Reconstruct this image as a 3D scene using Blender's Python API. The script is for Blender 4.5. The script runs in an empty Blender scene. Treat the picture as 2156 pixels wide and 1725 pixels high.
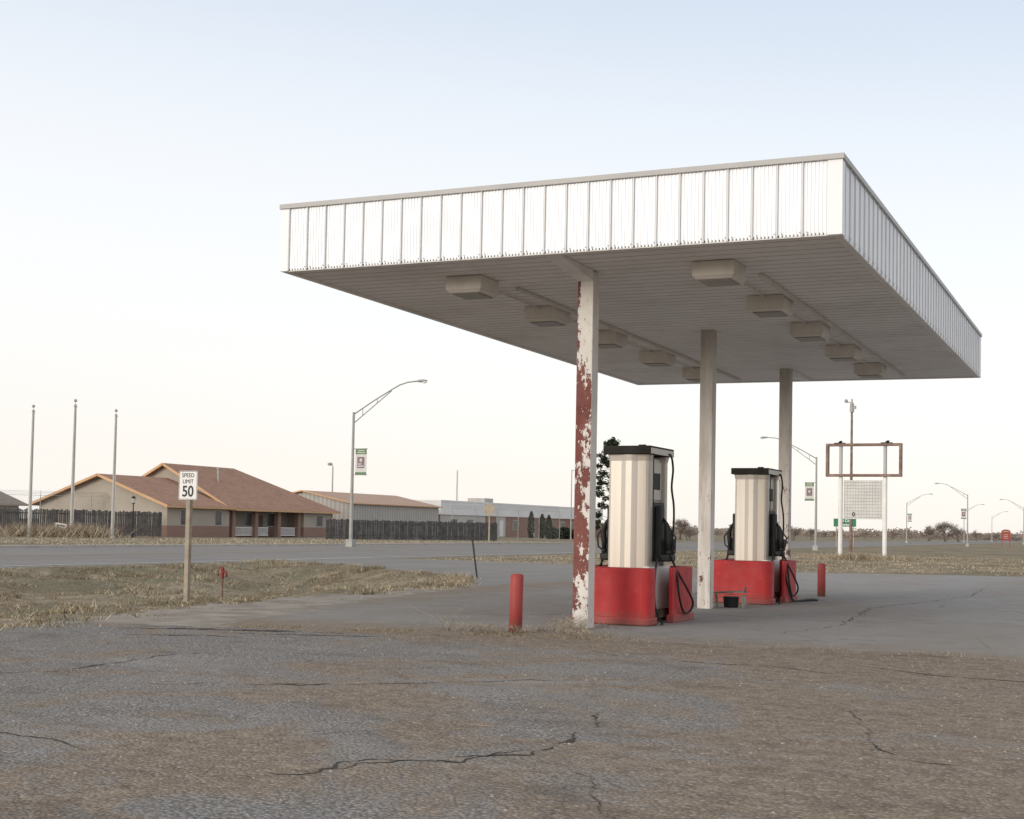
import bpy, bmesh, math, random
import numpy as np
from mathutils import Vector, Matrix, noise
random.seed(7); rng=np.random.default_rng(7)
scene=bpy.context.scene
COL=scene.collection
R=math.radians

# ---------------------------------------------------------------- node helpers
class N:
    def __init__(s,name):
        s.m=bpy.data.materials.new(name); s.m.use_nodes=True; s.t=s.m.node_tree; s.n=s.t.nodes; s.l=s.t.links
        s.b=s.n["Principled BSDF"]; s.tc=s.n.new("ShaderNodeTexCoord"); s.o=s.tc.outputs["Object"]
    def new(s,ty): return s.n.new(ty)
    def lk(s,a,sock):
        if isinstance(a,(int,float)): sock.default_value=a
        elif isinstance(a,(tuple,list)): sock.default_value=tuple(a)+((1,) if len(a)==3 and len(sock.default_value)==4 else ())
        else: s.l.new(a,sock)
    def mp(s,scale=(1,1,1),vec=None,loc=(0,0,0),rot=(0,0,0)):
        n=s.new("ShaderNodeMapping"); s.lk(vec or s.o,n.inputs["Vector"]); n.inputs["Scale"].default_value=scale
        n.inputs["Location"].default_value=loc; n.inputs["Rotation"].default_value=rot; return n.outputs[0]
    def noise(s,scale,detail=4,vec=None,rough=.55,dist=0):
        n=s.new("ShaderNodeTexNoise"); s.lk(vec or s.o,n.inputs["Vector"]); n.inputs["Scale"].default_value=scale
        n.inputs["Detail"].default_value=detail; n.inputs["Roughness"].default_value=rough; n.inputs["Distortion"].default_value=dist
        return n.outputs["Fac"]
    def vor(s,scale,vec=None,feature='F1',out="Distance"):
        n=s.new("ShaderNodeTexVoronoi"); n.feature=feature; s.lk(vec or s.o,n.inputs["Vector"]); n.inputs["Scale"].default_value=scale
        return n.outputs[out]
    def math(s,op,a,b=0,clamp=False):
        n=s.new("ShaderNodeMath"); n.operation=op; n.use_clamp=clamp; s.lk(a,n.inputs[0]); s.lk(b,n.inputs[1]); return n.outputs[0]
    def mr(s,v,a,b,c=0,d=1):
        n=s.new("ShaderNodeMapRange"); s.lk(v,n.inputs[0]); n.inputs[1].default_value=a; n.inputs[2].default_value=b
        n.inputs[3].default_value=c; n.inputs[4].default_value=d; return n.outputs[0]
    def mix(s,f,a,b,bt='MIX'):
        n=s.new("ShaderNodeMixRGB"); n.blend_type=bt; s.lk(f,n.inputs[0]); s.lk(a,n.inputs[1]); s.lk(b,n.inputs[2]); return n.outputs[0]
    def sep(s,v=None):
        n=s.new("ShaderNodeSeparateXYZ"); s.lk(v or s.o,n.inputs[0]); return n.outputs
    def comb(s,x,y,z):
        n=s.new("ShaderNodeCombineXYZ"); s.lk(x,n.inputs[0]); s.lk(y,n.inputs[1]); s.lk(z,n.inputs[2]); return n.outputs[0]
    def bump(s,h,st=.5,dist=.02,prev=None):
        n=s.new("ShaderNodeBump"); s.lk(h,n.inputs["Height"]); n.inputs["Strength"].default_value=st; n.inputs["Distance"].default_value=dist
        if prev: s.l.new(prev,n.inputs["Normal"])
        return n.outputs[0]
    def done(s,col,rough=.8,normal=None,metal=0,spec=.3):
        s.lk(col,s.b.inputs["Base Color"]); s.lk(rough,s.b.inputs["Roughness"]); s.lk(metal,s.b.inputs["Metallic"])
        s.b.inputs["Specular IOR Level"].default_value=spec
        if normal: s.l.new(normal,s.b.inputs["Normal"])
        return s.m
def simple(name,c,rough=.7,var=.15,scale=3,metal=0,bump=0,spec=.3,dirt=None,dirtamt=.5,dscale=1.5):
    s=N(name); f=s.mr(s.noise(scale,5),.3,.7)
    a=tuple(x*(1-var) for x in c); b=tuple(min(1,x*(1+var)) for x in c)
    col=s.mix(f,a,b)
    if dirt: col=s.mix(s.mr(s.noise(dscale,7,rough=.7),.48,.72,0,dirtamt),col,dirt)
    nm=s.bump(s.noise(scale*12,3),bump,.01) if bump else None
    return s.done(col,rough,nm,metal,spec)

# ---------------------------------------------------------------- mesh helpers
class MB:
    def __init__(s): s.v=[]; s.f=[]; s.m=[]; s.s=[]
    def add(s,vs,fs,m=0,sm=False):
        o=len(s.v); s.v+= [tuple(v) for v in vs]; s.f+=[tuple(i+o for i in f) for f in fs]; s.m+=[m]*len(fs); s.s+=[sm]*len(fs)
    def box(s,a,b,m=0):
        x0,y0,z0=a; x1,y1,z1=b
        s.add([(x0,y0,z0),(x1,y0,z0),(x1,y1,z0),(x0,y1,z0),(x0,y0,z1),(x1,y0,z1),(x1,y1,z1),(x0,y1,z1)],
              [(0,3,2,1),(4,5,6,7),(0,1,5,4),(1,2,6,5),(2,3,7,6),(3,0,4,7)],m)
    def frustum(s,a,b,z0,z1,ins,m=0):
        x0,y0=a;x1,y1=b
        s.add([(x0,y0,z1),(x1,y0,z1),(x1,y1,z1),(x0,y1,z1),(x0+ins,y0+ins,z0),(x1-ins,y0+ins,z0),(x1-ins,y1-ins,z0),(x0+ins,y1-ins,z0)],
              [(0,1,2,3),(4,7,6,5),(0,4,5,1),(1,5,6,2),(2,6,7,3),(3,7,4,0)],m)
    def cyl(s,p0,p1,r0,r1=None,n=12,m=0,caps=True,sm=True):
        r1=r0 if r1 is None else r1
        p0=Vector(p0);p1=Vector(p1); d=(p1-p0).normalized()
        a=d.orthogonal().normalized(); b=d.cross(a)
        vs=[];fs=[]
        for p,r in((p0,r0),(p1,r1)):
            for i in range(n):
                t=2*math.pi*i/n; vs.append(p+a*math.cos(t)*r+b*math.sin(t)*r)
        for i in range(n): fs.append((i,(i+1)%n,n+(i+1)%n,n+i))
        s.add(vs,fs,m,sm)
        if caps:
            s.add([vs[i] for i in range(n)],[tuple(range(n-1,-1,-1))],m); s.add([vs[n+i] for i in range(n)],[tuple(range(n))],m)
    def tube(s,path,r,n=8,m=0):
        P=[Vector(p) for p in path]; k=len(P); rs=r if isinstance(r,list) else [r]*k
        vs=[];fs=[]; a=None
        for i,p in enumerate(P):
            d=(P[min(i+1,k-1)]-P[max(i-1,0)]).normalized()
            if a is None: a=d.orthogonal().normalized()
            else: a=(a-d*a.dot(d)).normalized()
            b=d.cross(a)
            for j in range(n):
                t=2*math.pi*j/n; vs.append(p+a*math.cos(t)*rs[i]+b*math.sin(t)*rs[i])
        for i in range(k-1):
            for j in range(n):
                fs.append((i*n+j,i*n+(j+1)%n,(i+1)*n+(j+1)%n,(i+1)*n+j))
        fs.append(tuple(range(n-1,-1,-1))); fs.append(tuple((k-1)*n+j for j in range(n)))
        s.add(vs,fs,m,True)
    def prism(s,poly,z0,z1,m=0):
        n=len(poly)
        s.add([(x,y,z0) for x,y in poly]+[(x,y,z1) for x,y in poly],
              [tuple(range(n-1,-1,-1)),tuple(range(n,2*n))]+[(i,(i+1)%n,n+(i+1)%n,n+i) for i in range(n)],m)
    def slab(s,pts,th,m=0):
        n=len(pts)
        s.add([tuple(p) for p in pts]+[(p[0],p[1],p[2]-th) for p in pts],
              [tuple(range(n)),tuple(range(2*n-1,n-1,-1))]+[(i,n+i,n+(i+1)%n,(i+1)%n) for i in range(n)],m)
    def beam(s,p0,p1,w,h,m=0):
        p0=Vector(p0);p1=Vector(p1);d=(p1-p0).normalized(); side=d.cross(Vector((0,0,1)))
        side=side.normalized() if side.length>1e-4 else Vector((1,0,0)); up=side.cross(d)
        vs=[]
        for p in(p0,p1):
            for a,b in((-1,-1),(1,-1),(1,1),(-1,1)): vs.append(p+side*a*w/2+up*b*h/2)
        s.add(vs,[(3,2,1,0),(4,5,6,7),(0,1,5,4),(1,2,6,5),(2,3,7,6),(3,0,4,7)],m)
    def ball(s,c,r,seg=12,ring=8,m=0,sc=(1,1,1)):
        vs=[];fs=[]
        for i in range(ring+1):
            ph=math.pi*i/ring
            for j in range(seg):
                t=2*math.pi*j/seg
                vs.append((c[0]+r*sc[0]*math.sin(ph)*math.cos(t),c[1]+r*sc[1]*math.sin(ph)*math.sin(t),c[2]+r*sc[2]*math.cos(ph)))
        for i in range(ring):
            for j in range(seg): fs.append((i*seg+j,(i+1)*seg+j,(i+1)*seg+(j+1)%seg,i*seg+(j+1)%seg))
        s.add(vs,fs,m,True)
    def make(s,name,mats,parent=None,loc=(0,0,0),fix=True,bevel=0,shear=None,seg=2):
        v=s.v
        if shear: v=[(x,y,z+shear[1]*y+shear[0]*x) for x,y,z in v]
        me=bpy.data.meshes.new(name); me.from_pydata(v,[],s.f)
        for mt in mats: me.materials.append(mt)
        me.polygons.foreach_set("material_index",s.m); me.polygons.foreach_set("use_smooth",s.s)
        if fix:
            bm=bmesh.new(); bm.from_mesh(me); bmesh.ops.recalc_face_normals(bm,faces=bm.faces); bm.to_mesh(me); bm.free()
        me.update()
        o=bpy.data.objects.new(name,me); COL.objects.link(o); o.location=loc
        if parent: o.parent=parent
        if bevel:
            b=o.modifiers.new("bevel",'BEVEL'); b.width=bevel; b.segments=seg; b.limit_method='ANGLE'; b.angle_limit=R(40)
        return o
def thing(name,label,cat,loc=(0,0,0),rz=0,group=None,sc=1):
    o=bpy.data.objects.new(name,None); COL.objects.link(o); o.location=loc; o.rotation_euler=(0,0,rz); o.scale=(sc,sc,sc)
    o.empty_display_size=.3; tag(o,label,cat,group); return o
def tag(o,label,cat,group=None):
    o["label"]=label; o["category"]=cat
    if group: o["group"]=group
    return o
def struct(o): o["kind"]="structure"; return o
def copy_thing(root,kids,loc,rz=None,sc=None,label=None):
    n=root.copy(); COL.objects.link(n); n.location=loc
    if rz is not None: n.rotation_euler=(0,0,rz)
    if sc is not None: n.scale=(sc,sc,sc)
    if label: n["label"]=label
    mp={root:n}
    for k in kids:
        c=k.copy(); COL.objects.link(c); c.parent=mp[k.parent]; mp[k]=c
    return n
def text(body,size,mat,parent,loc,name="lettering",rot=(R(90),0,0),sx=1,bold=0):
    cu=bpy.data.curves.new(name,'FONT'); cu.body=body; cu.size=size; cu.align_x='CENTER'; cu.align_y='CENTER'; cu.extrude=.001; cu.offset=bold
    tmp=bpy.data.objects.new("tmp",cu); COL.objects.link(tmp)
    dg=bpy.context.evaluated_depsgraph_get(); me=bpy.data.meshes.new_from_object(tmp.evaluated_get(dg))
    bpy.data.objects.remove(tmp)
    o=bpy.data.objects.new(name,me); COL.objects.link(o); me.materials.clear(); me.materials.append(mat)
    o.parent=parent; o.location=loc; o.rotation_euler=rot; o.scale=(sx,1,1); return o

# ---------------------------------------------------------------- materials
def mat_rough():
    s=N("rough_asphalt")
    v=s.vor(36,out="Color"); g=s.new("ShaderNodeSeparateColor"); s.l.new(v,g.inputs[0])
    v2=s.vor(64,vec=s.mp((1,1,1),loc=(1.7,.3,0)),out="Color"); g2=s.new("ShaderNodeSeparateColor"); s.l.new(v2,g2.inputs[0])
    d=s.vor(36); d2=s.vor(90)
    blend=s.mr(s.noise(2.3,5),.42,.58)
    tone=s.mix(blend,g.outputs[0],g2.outputs[0])
    base=s.mix(tone,(.145,.137,.129),(.53,.505,.475))
    base=s.mix(s.mr(d,.3,.7,0,.75),base,(.11,.103,.096))
    base=s.mix(s.mr(d2,.2,.6,0,.35),base,(.225,.213,.20))
    # broad wear : paler polished zones and darker damp ones
    wear=s.noise(.28,7,vec=s.mp((1,1.4,1),loc=(7,2,0)),rough=.6,dist=.8)
    base=s.mix(s.mr(wear,.50,.68,0,.5),base,(.36,.335,.31))
    base=s.mix(s.mr(s.noise(1.1,7,rough=.65),.35,.7,0,.4),base,(.205,.193,.182))
    big=s.noise(.36,9,rough=.66,dist=1.1)
    x,y,z=s.sep()[0:3]
    bias=s.mr(x,-3,6,-.065,.085)
    seam=s.mr(s.math('ADD',y,s.math('MULTIPLY',s.noise(.9,6),1.6)),-4.2,-1.2,0,.17)
    mk=s.mr(s.math('ADD',s.math('ADD',big,bias),seam),.47,.575,0,.92)
    dirt=s.mix(s.mr(s.noise(5,9,rough=.74),.32,.68),(.165,.125,.094),(.36,.29,.222))
    dirt=s.mix(s.mr(g.outputs[1],.72,1,0,.8),dirt,(.42,.38,.33))
    dirt=s.mix(s.mr(d,.35,.75,0,.35),dirt,(.14,.112,.09))
    col=s.mix(mk,base,dirt)
    dk=s.mr(s.noise(.7,10,vec=s.mp((1,1.8,1),loc=(13,5,0)),rough=.76),.54,.68,0,.62)
    col=s.mix(dk,col,(.115,.095,.08))
    fn=s.mr(s.noise(3.0,9,vec=s.mp((1,1,1),loc=(3,15,0)),rough=.78),.61,.67,0,.6)
    col=s.mix(fn,col,(.08,.068,.058))
    # hairline crazing
    ev=s.vor(.55,feature='DISTANCE_TO_EDGE',vec=s.mp((1,1,1),loc=(5,3,0)))
    hair=s.mr(s.math('ADD',ev,s.math('MULTIPLY',s.math('SUBTRACT',s.noise(3.5,8,rough=.75),.5),.16)),-.004,.008,.0,1)
    hair2=s.mr(s.math('ABSOLUTE',s.math('ADD',ev,s.math('MULTIPLY',s.math('SUBTRACT',s.noise(3.5,8,rough=.75),.5),.22))),.002,.010,.45,0)
    hair2=s.math('MULTIPLY',hair2,s.mr(s.noise(.5,3),.48,.58))
    col=s.mix(hair2,col,(.085,.072,.062))
    h=s.math('ADD',s.math('MULTIPLY',d,-1),s.math('MULTIPLY',s.noise(25,4),.6))
    nm=s.bump(h,1,.020); nm=s.bump(s.noise(1.6,7),.8,.10,nm)
    return s.done(col,1,nm,spec=.06)
def mat_fore():
    s=N("forecourt_asphalt")
    sp=s.noise(45,4,rough=.7); base=s.mix(s.mr(sp,.3,.7),(.215,.207,.199),(.36,.35,.338))
    base=s.mix(s.mr(s.noise(.3,8,vec=s.mp((1,.4,1)),rough=.6),.42,.62,0,.65),base,(.26,.23,.20))
    base=s.mix(s.mr(s.noise(1.0,9,rough=.72),.53,.72,0,.55),base,(.17,.158,.147))
    base=s.mix(s.mr(s.noise(.7,9,vec=s.mp((1,1,1),loc=(9,9,1)),rough=.7),.56,.72,0,.4),base,(.41,.39,.365))
    base=s.mix(s.mr(s.noise(1.7,5,vec=s.mp((1,1,1),loc=(2,7,1))),.66,.74,0,.55),base,(.11,.105,.10))
    x,y=s.sep()[0:2]
    wob=s.math('MULTIPLY',s.math('SUBTRACT',s.noise(1.1,9,rough=.74),.5),5.5)
    seam=s.mr(s.math('ADD',y,wob),-2.2,-.2,.95,0)
    seamx=s.mr(s.math('ADD',x,wob),-6.4,-4.6,.8,0)
    dirt=s.mix(s.mr(s.noise(9,7,rough=.7),.3,.7),(.16,.125,.096),(.31,.26,.205))
    base=s.mix(s.math('MAXIMUM',seam,seamx),base,dirt)
    e=s.vor(.28,feature='DISTANCE_TO_EDGE',vec=s.mp((1,1,1),loc=(3,1,0)))
    cr=s.mr(s.math('ADD',e,s.math('MULTIPLY',s.noise(6,5),.03)),.012,.022,.45,0)
    col=s.mix(cr,base,(.13,.12,.11))
    return s.done(col,1,s.bump(s.noise(40,4),.5,.014),spec=.08)
def mat_road():
    s=N("road_asphalt"); base=s.mix(s.noise(1.2,6,vec=s.mp((1,.05,1))),(.20,.190,.181),(.275,.262,.250))
    base=s.mix(s.mr(s.noise(.25,7,rough=.65),.4,.7,0,.4),base,(.32,.30,.275))
    return s.done(base,1,spec=.02)
def mat_grassground():
    s=N("dry_grass_ground")
    a=s.noise(.22,9,rough=.68); b=s.noise(2.2,8,rough=.74); c=s.noise(14,5)
    col=s.mix(s.mr(b,.38,.62),(.165,.13,.088),(.37,.31,.225))
    col=s.mix(s.mr(a,.45,.54,0,.75),col,(.125,.122,.075))
    col=s.mix(s.mr(s.noise(.5,8,vec=s.mp((1,1,1),loc=(5,7,0)),rough=.7),.52,.60,0,.65),col,(.16,.11,.072))
    col=s.mix(s.mr(c,.35,.7,0,.4),col,(.42,.365,.28))
    return s.done(col,1,s.bump(s.math('ADD',b,c),.9,.07),spec=.05)
def uvwall(s): 
    q=s.sep(); return s.comb(s.math('ADD',q[0],q[1]),q[2],0)
def mat_brick(name,c1,c2,mortar,scale=1.0):
    s=N(name); n=s.new("ShaderNodeTexBrick"); s.l.new(uvwall(s),n.inputs["Vector"]); n.inputs["Scale"].default_value=scale
    n.inputs["Color1"].default_value=c1+(1,);n.inputs["Color2"].default_value=c2+(1,);n.inputs["Mortar"].default_value=mortar+(1,)
    n.inputs["Brick Width"].default_value=.24; n.inputs["Row Height"].default_value=.085; n.inputs["Mortar Size"].default_value=.008
    col=s.mix(s.mr(s.noise(.8,5),.3,.7,0,.3),n.outputs["Color"],c1)
    return s.done(col,.9,spec=.1)
def mat_stripe(name,c1,c2,period,duty=.5,horizontal=False,rough=.6,metal=0):
    s=N(name); q=s.sep(); u=q[2] if horizontal else s.math('ADD',q[0],q[1])
    w=s.math('FRACT',s.math('DIVIDE',u,period)); f=s.mr(w,duty-.08,duty+.08)
    col=s.mix(f,c1,c2); col=s.mix(s.mr(s.noise(.7,6),.35,.7,0,.3),col,tuple(x*.7 for x in c1))
    return s.done(col,rough,s.bump(f,.4,.03),metal)
def mat_shingle(name,c):
    s=N(name); q=s.sep(); v=s.comb(q[1],s.math('MULTIPLY',q[2],2.2),0)
    n=s.new("ShaderNodeTexBrick"); s.l.new(v,n.inputs["Vector"]); n.inputs["Scale"].default_value=1
    n.inputs["Brick Width"].default_value=.5;n.inputs["Row Height"].default_value=.3;n.inputs["Mortar Size"].default_value=.02
    n.inputs["Color1"].default_value=tuple(x*.88 for x in c)+(1,);n.inputs["Color2"].default_value=tuple(x*1.12 for x in c)+(1,);n.inputs["Mortar"].default_value=tuple(x*.7 for x in c)+(1,)
    return s.done(s.mix(s.mr(s.noise(.5,6),.3,.7,0,.4),n.outputs[0],tuple(x*1.2 for x in c)),1,spec=.06)
def mat_peel():
    s=N("peeling_column_paint"); q=s.sep()
    g=s.new("ShaderNodeNewGeometry"); nn=s.sep(g.outputs["Normal"])
    front=s.mr(s.math('MULTIPLY',nn[1],-1),.4,.6)
    n1=s.noise(1,10,vec=s.mp((3.2,3.2,1.7),loc=(2.6,0,1.15)),rough=.70,dist=.15); n2=s.noise(1,8,vec=s.mp((16,16,9)),rough=.75)
    env=s.mr(q[2],.25,.8,-.04,.0); env2=s.mr(q[2],3.9,4.3,.0,-.13)
    xb=s.mr(q[0],-.13,.13,.055,-.05)
    xb2=s.math('MULTIPLY',s.mr(q[2],3.9,4.3,0,1),s.mr(q[0],-.13,-.02,.13,-.08))
    v=s.math('ADD',s.math('ADD',n1,s.math('MULTIPLY',s.math('SUBTRACT',n2,.5),.50)),s.math('ADD',s.math('ADD',xb,xb2),s.math('ADD',env,env2)))
    mf=s.math('MULTIPLY',s.mr(v,.462,.468),front)
    chip=s.mr(s.noise(1,8,vec=s.mp((9,9,4),loc=(4,2,7)),rough=.72),.655,.665)
    mk=s.math('MAXIMUM',mf,s.math('MULTIPLY',chip,.9))
    white=s.mix(s.mr(s.noise(2.5,6),.35,.7,0,.5),(.69,.66,.62),(.53,.485,.43))
    white=s.mix(s.mr(s.noise(1,8,vec=s.mp((14,14,5)),rough=.7),.58,.70,0,.6),white,(.34,.295,.255))
    red=s.mix(s.mr(s.noise(4,7,rough=.65),.35,.65),(.145,.045,.038),(.225,.09,.076))
    red=s.mix(s.mr(s.noise(8,6),.56,.7,0,.7),red,(.08,.045,.038))
    return s.done(s.mix(mk,white,red),.7,s.bump(s.math('MULTIPLY',mk,-1),.5,.006),spec=.2)
def mat_col():
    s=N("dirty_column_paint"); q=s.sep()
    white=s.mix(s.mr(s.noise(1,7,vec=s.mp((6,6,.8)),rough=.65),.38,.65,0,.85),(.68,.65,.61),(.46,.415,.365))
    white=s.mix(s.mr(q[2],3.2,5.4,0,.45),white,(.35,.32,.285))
    white=s.mix(s.mr(s.noise(1,8,vec=s.mp((16,16,2.5)),rough=.7),.55,.68,0,.55),white,(.30,.255,.215))
    lo=s.mr(q[2],.2,3.2,.07,-.03)
    yb2=s.mr(q[1],6.4,12.4,-.01,.06)
    chip=s.mr(s.math('ADD',s.math('ADD',s.noise(1,9,vec=s.mp((8,8,3.5)),rough=.74),lo),yb2),.63,.645)
    return s.done(s.mix(chip,white,(.15,.065,.05)),.7,spec=.2)
def mat_redpaint(name,c=(.44,.030,.032)):
    s=N(name); col=s.mix(s.mr(s.noise(1.6,6),.3,.7),tuple(x*.8 for x in c),tuple(x*1.12 for x in c))
    col=s.mix(s.mr(s.noise(7,8,rough=.72),.6,.74,0,.4),col,(.5,.18,.16))
    col=s.mix(s.mr(s.noise(1,6,vec=s.mp((9,9,1.2)),rough=.6),.52,.7,0,.35),col,(.22,.03,.03))
    q=s.sep(); col=s.mix(s.mr(s.math('ADD',q[2],s.math('MULTIPLY',s.noise(9,5),-.25)),-.12,.12,.75,0),col,(.18,.11,.09))
    return s.done(col,s.mr(s.noise(4,5),.3,.7,.45,.7),s.bump(s.noise(60,3),.12,.004),spec=.3)
def mat_brushed():
    s=N("brushed_cream_metal"); q=s.sep()
    n=s.noise(1,2,vec=s.mp((2.6,.6,.10),loc=(1.45,0,0))); f=s.noise(1,3,vec=s.mp((120,120,.6)))
    col=s.mix(s.mr(n,.35,.65),(.44,.39,.33),(.64,.60,.54))
    col=s.mix(s.mr(f,.3,.7,0,.12),col,(.40,.345,.29))
    col=s.mix(s.mr(s.noise(3,8,rough=.7),.58,.75,0,.3),col,(.36,.31,.26))
    col=s.mix(s.mr(q[2],.8,2.7,.25,0),col,(.42,.37,.31))
    return s.done(col,.50,s.bump(f,.04,.002),metal=.38,spec=.35)
def mat_fascia():
    s=N("white_fascia_metal"); q=s.sep(); u=s.math('ADD',q[0],q[1])
    sheet_=s.noise(1,0,vec=s.comb(s.math('FLOOR',s.math('DIVIDE',u,.347)),3.7,1.1))
    col=s.mix(s.mr(sheet_,.3,.7),(.765,.79,.825),(.83,.845,.87))
    st=s.noise(1,6,vec=s.mp((9,9,.5)),rough=.6)
    col=s.mix(s.mr(st,.45,.72,0,.3),col,(.68,.69,.70))
    low=s.mr(s.math('ADD',q[2],s.math('MULTIPLY',s.noise(6,5),.25)),5.42,5.62,.35,0)
    col=s.mix(low,col,(.63,.62,.61))
    return s.done(col,.42,None,metal=.12,spec=.4)
M={}
M['rough']=mat_rough(); M['fore']=mat_fore(); M['road']=mat_road(); M['grass']=mat_grassground()
M['crack']=simple("crack_dark",(.075,.067,.06),1,.3,8,spec=.05)
M['conc']=simple("old_concrete",(.42,.395,.36),1,.2,1.5,bump=.2,dirt=(.3,.26,.21),spec=.1)
M['apron']=simple("pale_apron",(.31,.28,.245),1,.2,2,bump=.2,dirt=(.19,.152,.115),dirtamt=.95,spec=.08)
M['yellow']=simple("faded_yellow",(.38,.31,.19),.9,.2,3,spec=.1); M['wline']=simple("faded_white_line",(.58,.565,.545),.9,.2,3,spec=.1)
M['fascia']=mat_fascia()
M['trim']=simple("white_corner_trim",(.81,.82,.84),.45,.03,1.2,spec=.4)
M['rib']=simple("fascia_rib_metal",(.56,.57,.59),.4,.05,2,spec=.5)
M['screw']=simple("screw_metal",(.50,.47,.44),.5,.2,5)
M['cap']=simple("galvanised_cap",(.45,.445,.435),.5,.10,1.5,dirt=(.36,.33,.31),dirtamt=.6)
M['soffit']=simple("soffit_metal",(.79,.765,.74),.6,.05,.8,dirt=(.54,.50,.455),dirtamt=.6,dscale=.6,spec=.2)
M['soffitdark']=simple("soffit_groove",(.52,.495,.47),.8,.1,2)
M['lightbox']=simple("light_box_paint",(.66,.62,.56),.6,.08,2,dirt=(.48,.42,.36),dirtamt=.6)
M['lens']=simple("light_lens",(.25,.225,.20),.35,.1,3,spec=.4)
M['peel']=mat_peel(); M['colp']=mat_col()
M['red']=mat_redpaint("red_guard_paint"); M['redb']=mat_redpaint("red_bollard_paint",(.36,.065,.058)); M['redh']=mat_redpaint("hydrant_paint",(.24,.04,.035))
M['cream']=mat_brushed()
M['cream2']=simple("dull_side_panel",(.56,.515,.455),.5,.1,3,dirt=(.40,.35,.30),dirtamt=.5)
M['white']=simple("white_enamel",(.76,.75,.73),.5,.06,2,dirt=(.55,.5,.45),dirtamt=.3)
M['black']=simple("black_plastic",(.020,.021,.021),.55,.3,5,spec=.25); M['capblack']=simple("dark_cap_paint",(.034,.031,.028),.8,.3,5,spec=.12)
M['rubber']=simple("black_rubber",(.018,.018,.018),.6,.2,5)
M['steel']=simple("galvanised_steel",(.38,.38,.375),.5,.15,3,metal=.2)
M['greysteel']=simple("dull_grey_steel",(.35,.34,.32),.6,.15,2); M['darksteel']=simple("dark_worn_steel",(.15,.15,.13),.7,.3,4,dirt=(.32,.31,.28),dirtamt=.5)
M['rust']=simple("rusty_brown_steel",(.20,.125,.10),.8,.3,3,dirt=(.36,.32,.28),dirtamt=.6)
M['wood']=simple("weathered_post_wood",(.34,.295,.235),.9,.2,6,bump=.3,spec=.1)
M['fence']=simple("dark_fence_wood",(.11,.105,.103),1,.35,1.7,spec=.05)
M['flag']=simple("flagpole_paint",(.42,.40,.37),.6,.15,1)
M['green']=simple("green_sign",(.02,.16,.09),.5,.1,2); M['bgreen']=simple("banner_green",(.14,.22,.13),.8,.15,3)
M['purple']=simple("banner_purple",(.24,.17,.20),.8,.15,3); M['textb']=simple("black_lettering",(.02,.02,.02),.5,.1,5)
M['banw']=simple("faded_banner_cloth",(.58,.58,.55),.8,.08,3)
M['textw']=simple("white_lettering",(.78,.78,.76),.5,.05,5); M['signw']=simple("white_sign_sheet",(.74,.74,.73),.45,.03,3)
M['board']=simple("grey_letter_board",(.60,.595,.58),.6,.08,2,dirt=(.48,.46,.43),dirtamt=.5); M['boardline']=simple("letter_board_rail",(.40,.395,.38),.6,.1,2)
M['tan']=simple("tan_siding",(.39,.35,.30),.9,.08,.5,spec=.1); M['stucco']=simple("pale_stucco",(.47,.455,.43),.9,.08,.5,spec=.1)
M['brick']=mat_brick("red_brick",(.25,.15,.12),(.30,.185,.145),(.33,.29,.25)); M['brick2']=mat_brick("dark_brick",(.24,.13,.10),(.29,.165,.13),(.30,.26,.23))
M['roof']=mat_shingle("brown_shingles",(.345,.215,.160)); M['roofg']=mat_shingle("grey_brown_shingles",(.28,.235,.205))
M['orange']=simple("orange_trim",(.56,.35,.20),.7,.1,1); M['shed']=mat_stripe("corrugated_wall",(.35,.335,.315),(.45,.43,.405),.6)
M['shedroof']=mat_stripe("orange_metal_roof",(.42,.26,.18),(.46,.30,.21),.9)
M['glass']=simple("dark_window_glass",(.06,.06,.06),.2,.2,1,spec=.6); M['frame']=simple("window_frame_paint",(.52,.49,.455),.6,.05,2)
M['wtrim']=simple("white_parapet",(.72,.72,.72),.6,.06,.3); M['bark']=simple("bare_bark",(.19,.155,.135),.95,.25,2,spec=.1)
M['twig']=simple("twig_haze",(.30,.25,.22),.95,.2,.3,spec=.05); M['twig2']=simple("twig_haze_dark",(.20,.175,.155),.95,.2,.3,spec=.05)
for i,c in enumerate([(.036,.047,.026),(.058,.070,.040),(.022,.031,.020)]): M['leaf%d'%i]=simple("evergreen_%d"%i,c,.9,.3,2,spec=.1)
for i,c in enumerate([(.50,.435,.33),(.35,.29,.205),(.17,.165,.105),(.24,.175,.115)]): M['blade%d'%i]=simple("dry_blade_%d"%i,c,1,.15,2,spec=.05)
M['brownsign']=simple("maroon_sign",(.30,.06,.045),.6,.1,1)

# ---------------------------------------------------------------- terrain
def ss(t): t=max(0,min(1,t)); return t*t*(3-2*t)
def yb(x):
    pts=[(-26,27),(-23,25.6),(-18.8,23.6),(-10,16.6),(-7.4,11.2),(-6,9)]
    for (a,b),(c,d) in zip(pts,pts[1:]):
        if a<=x<=c: return b+(d-b)*(x-a)/(c-a)
    return 27 if x<-26 else 9
def hgt(x,y):
    z=0
    if -22.6<x<-7.8:
        u=(x+22.6)/14.8
        z=-.62*math.sin(math.pi*u)**1.2*ss((yb(x)-y)/5.0)
    if (-22.6<x<-7.8 and y<yb(x)-1) :
        k=ss((x+22.6)/1.5)*ss((-7.8-x)/1.0)*ss((yb(x)-1-y)/2)
        z+=k*(.20*noise.noise((x*.4,y*.4,0))+.10*noise.noise((x*1.5,y*1.5,3)))
    if -16<x<6 and 36<y<75:
        k=ss((x+16)/2)*ss((6-x)/3)*ss((y-36)/3)*ss((75-y)/5); z+=k*(.10+.10*noise.noise((x*.4,y*.4,9)))
    return z
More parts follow.
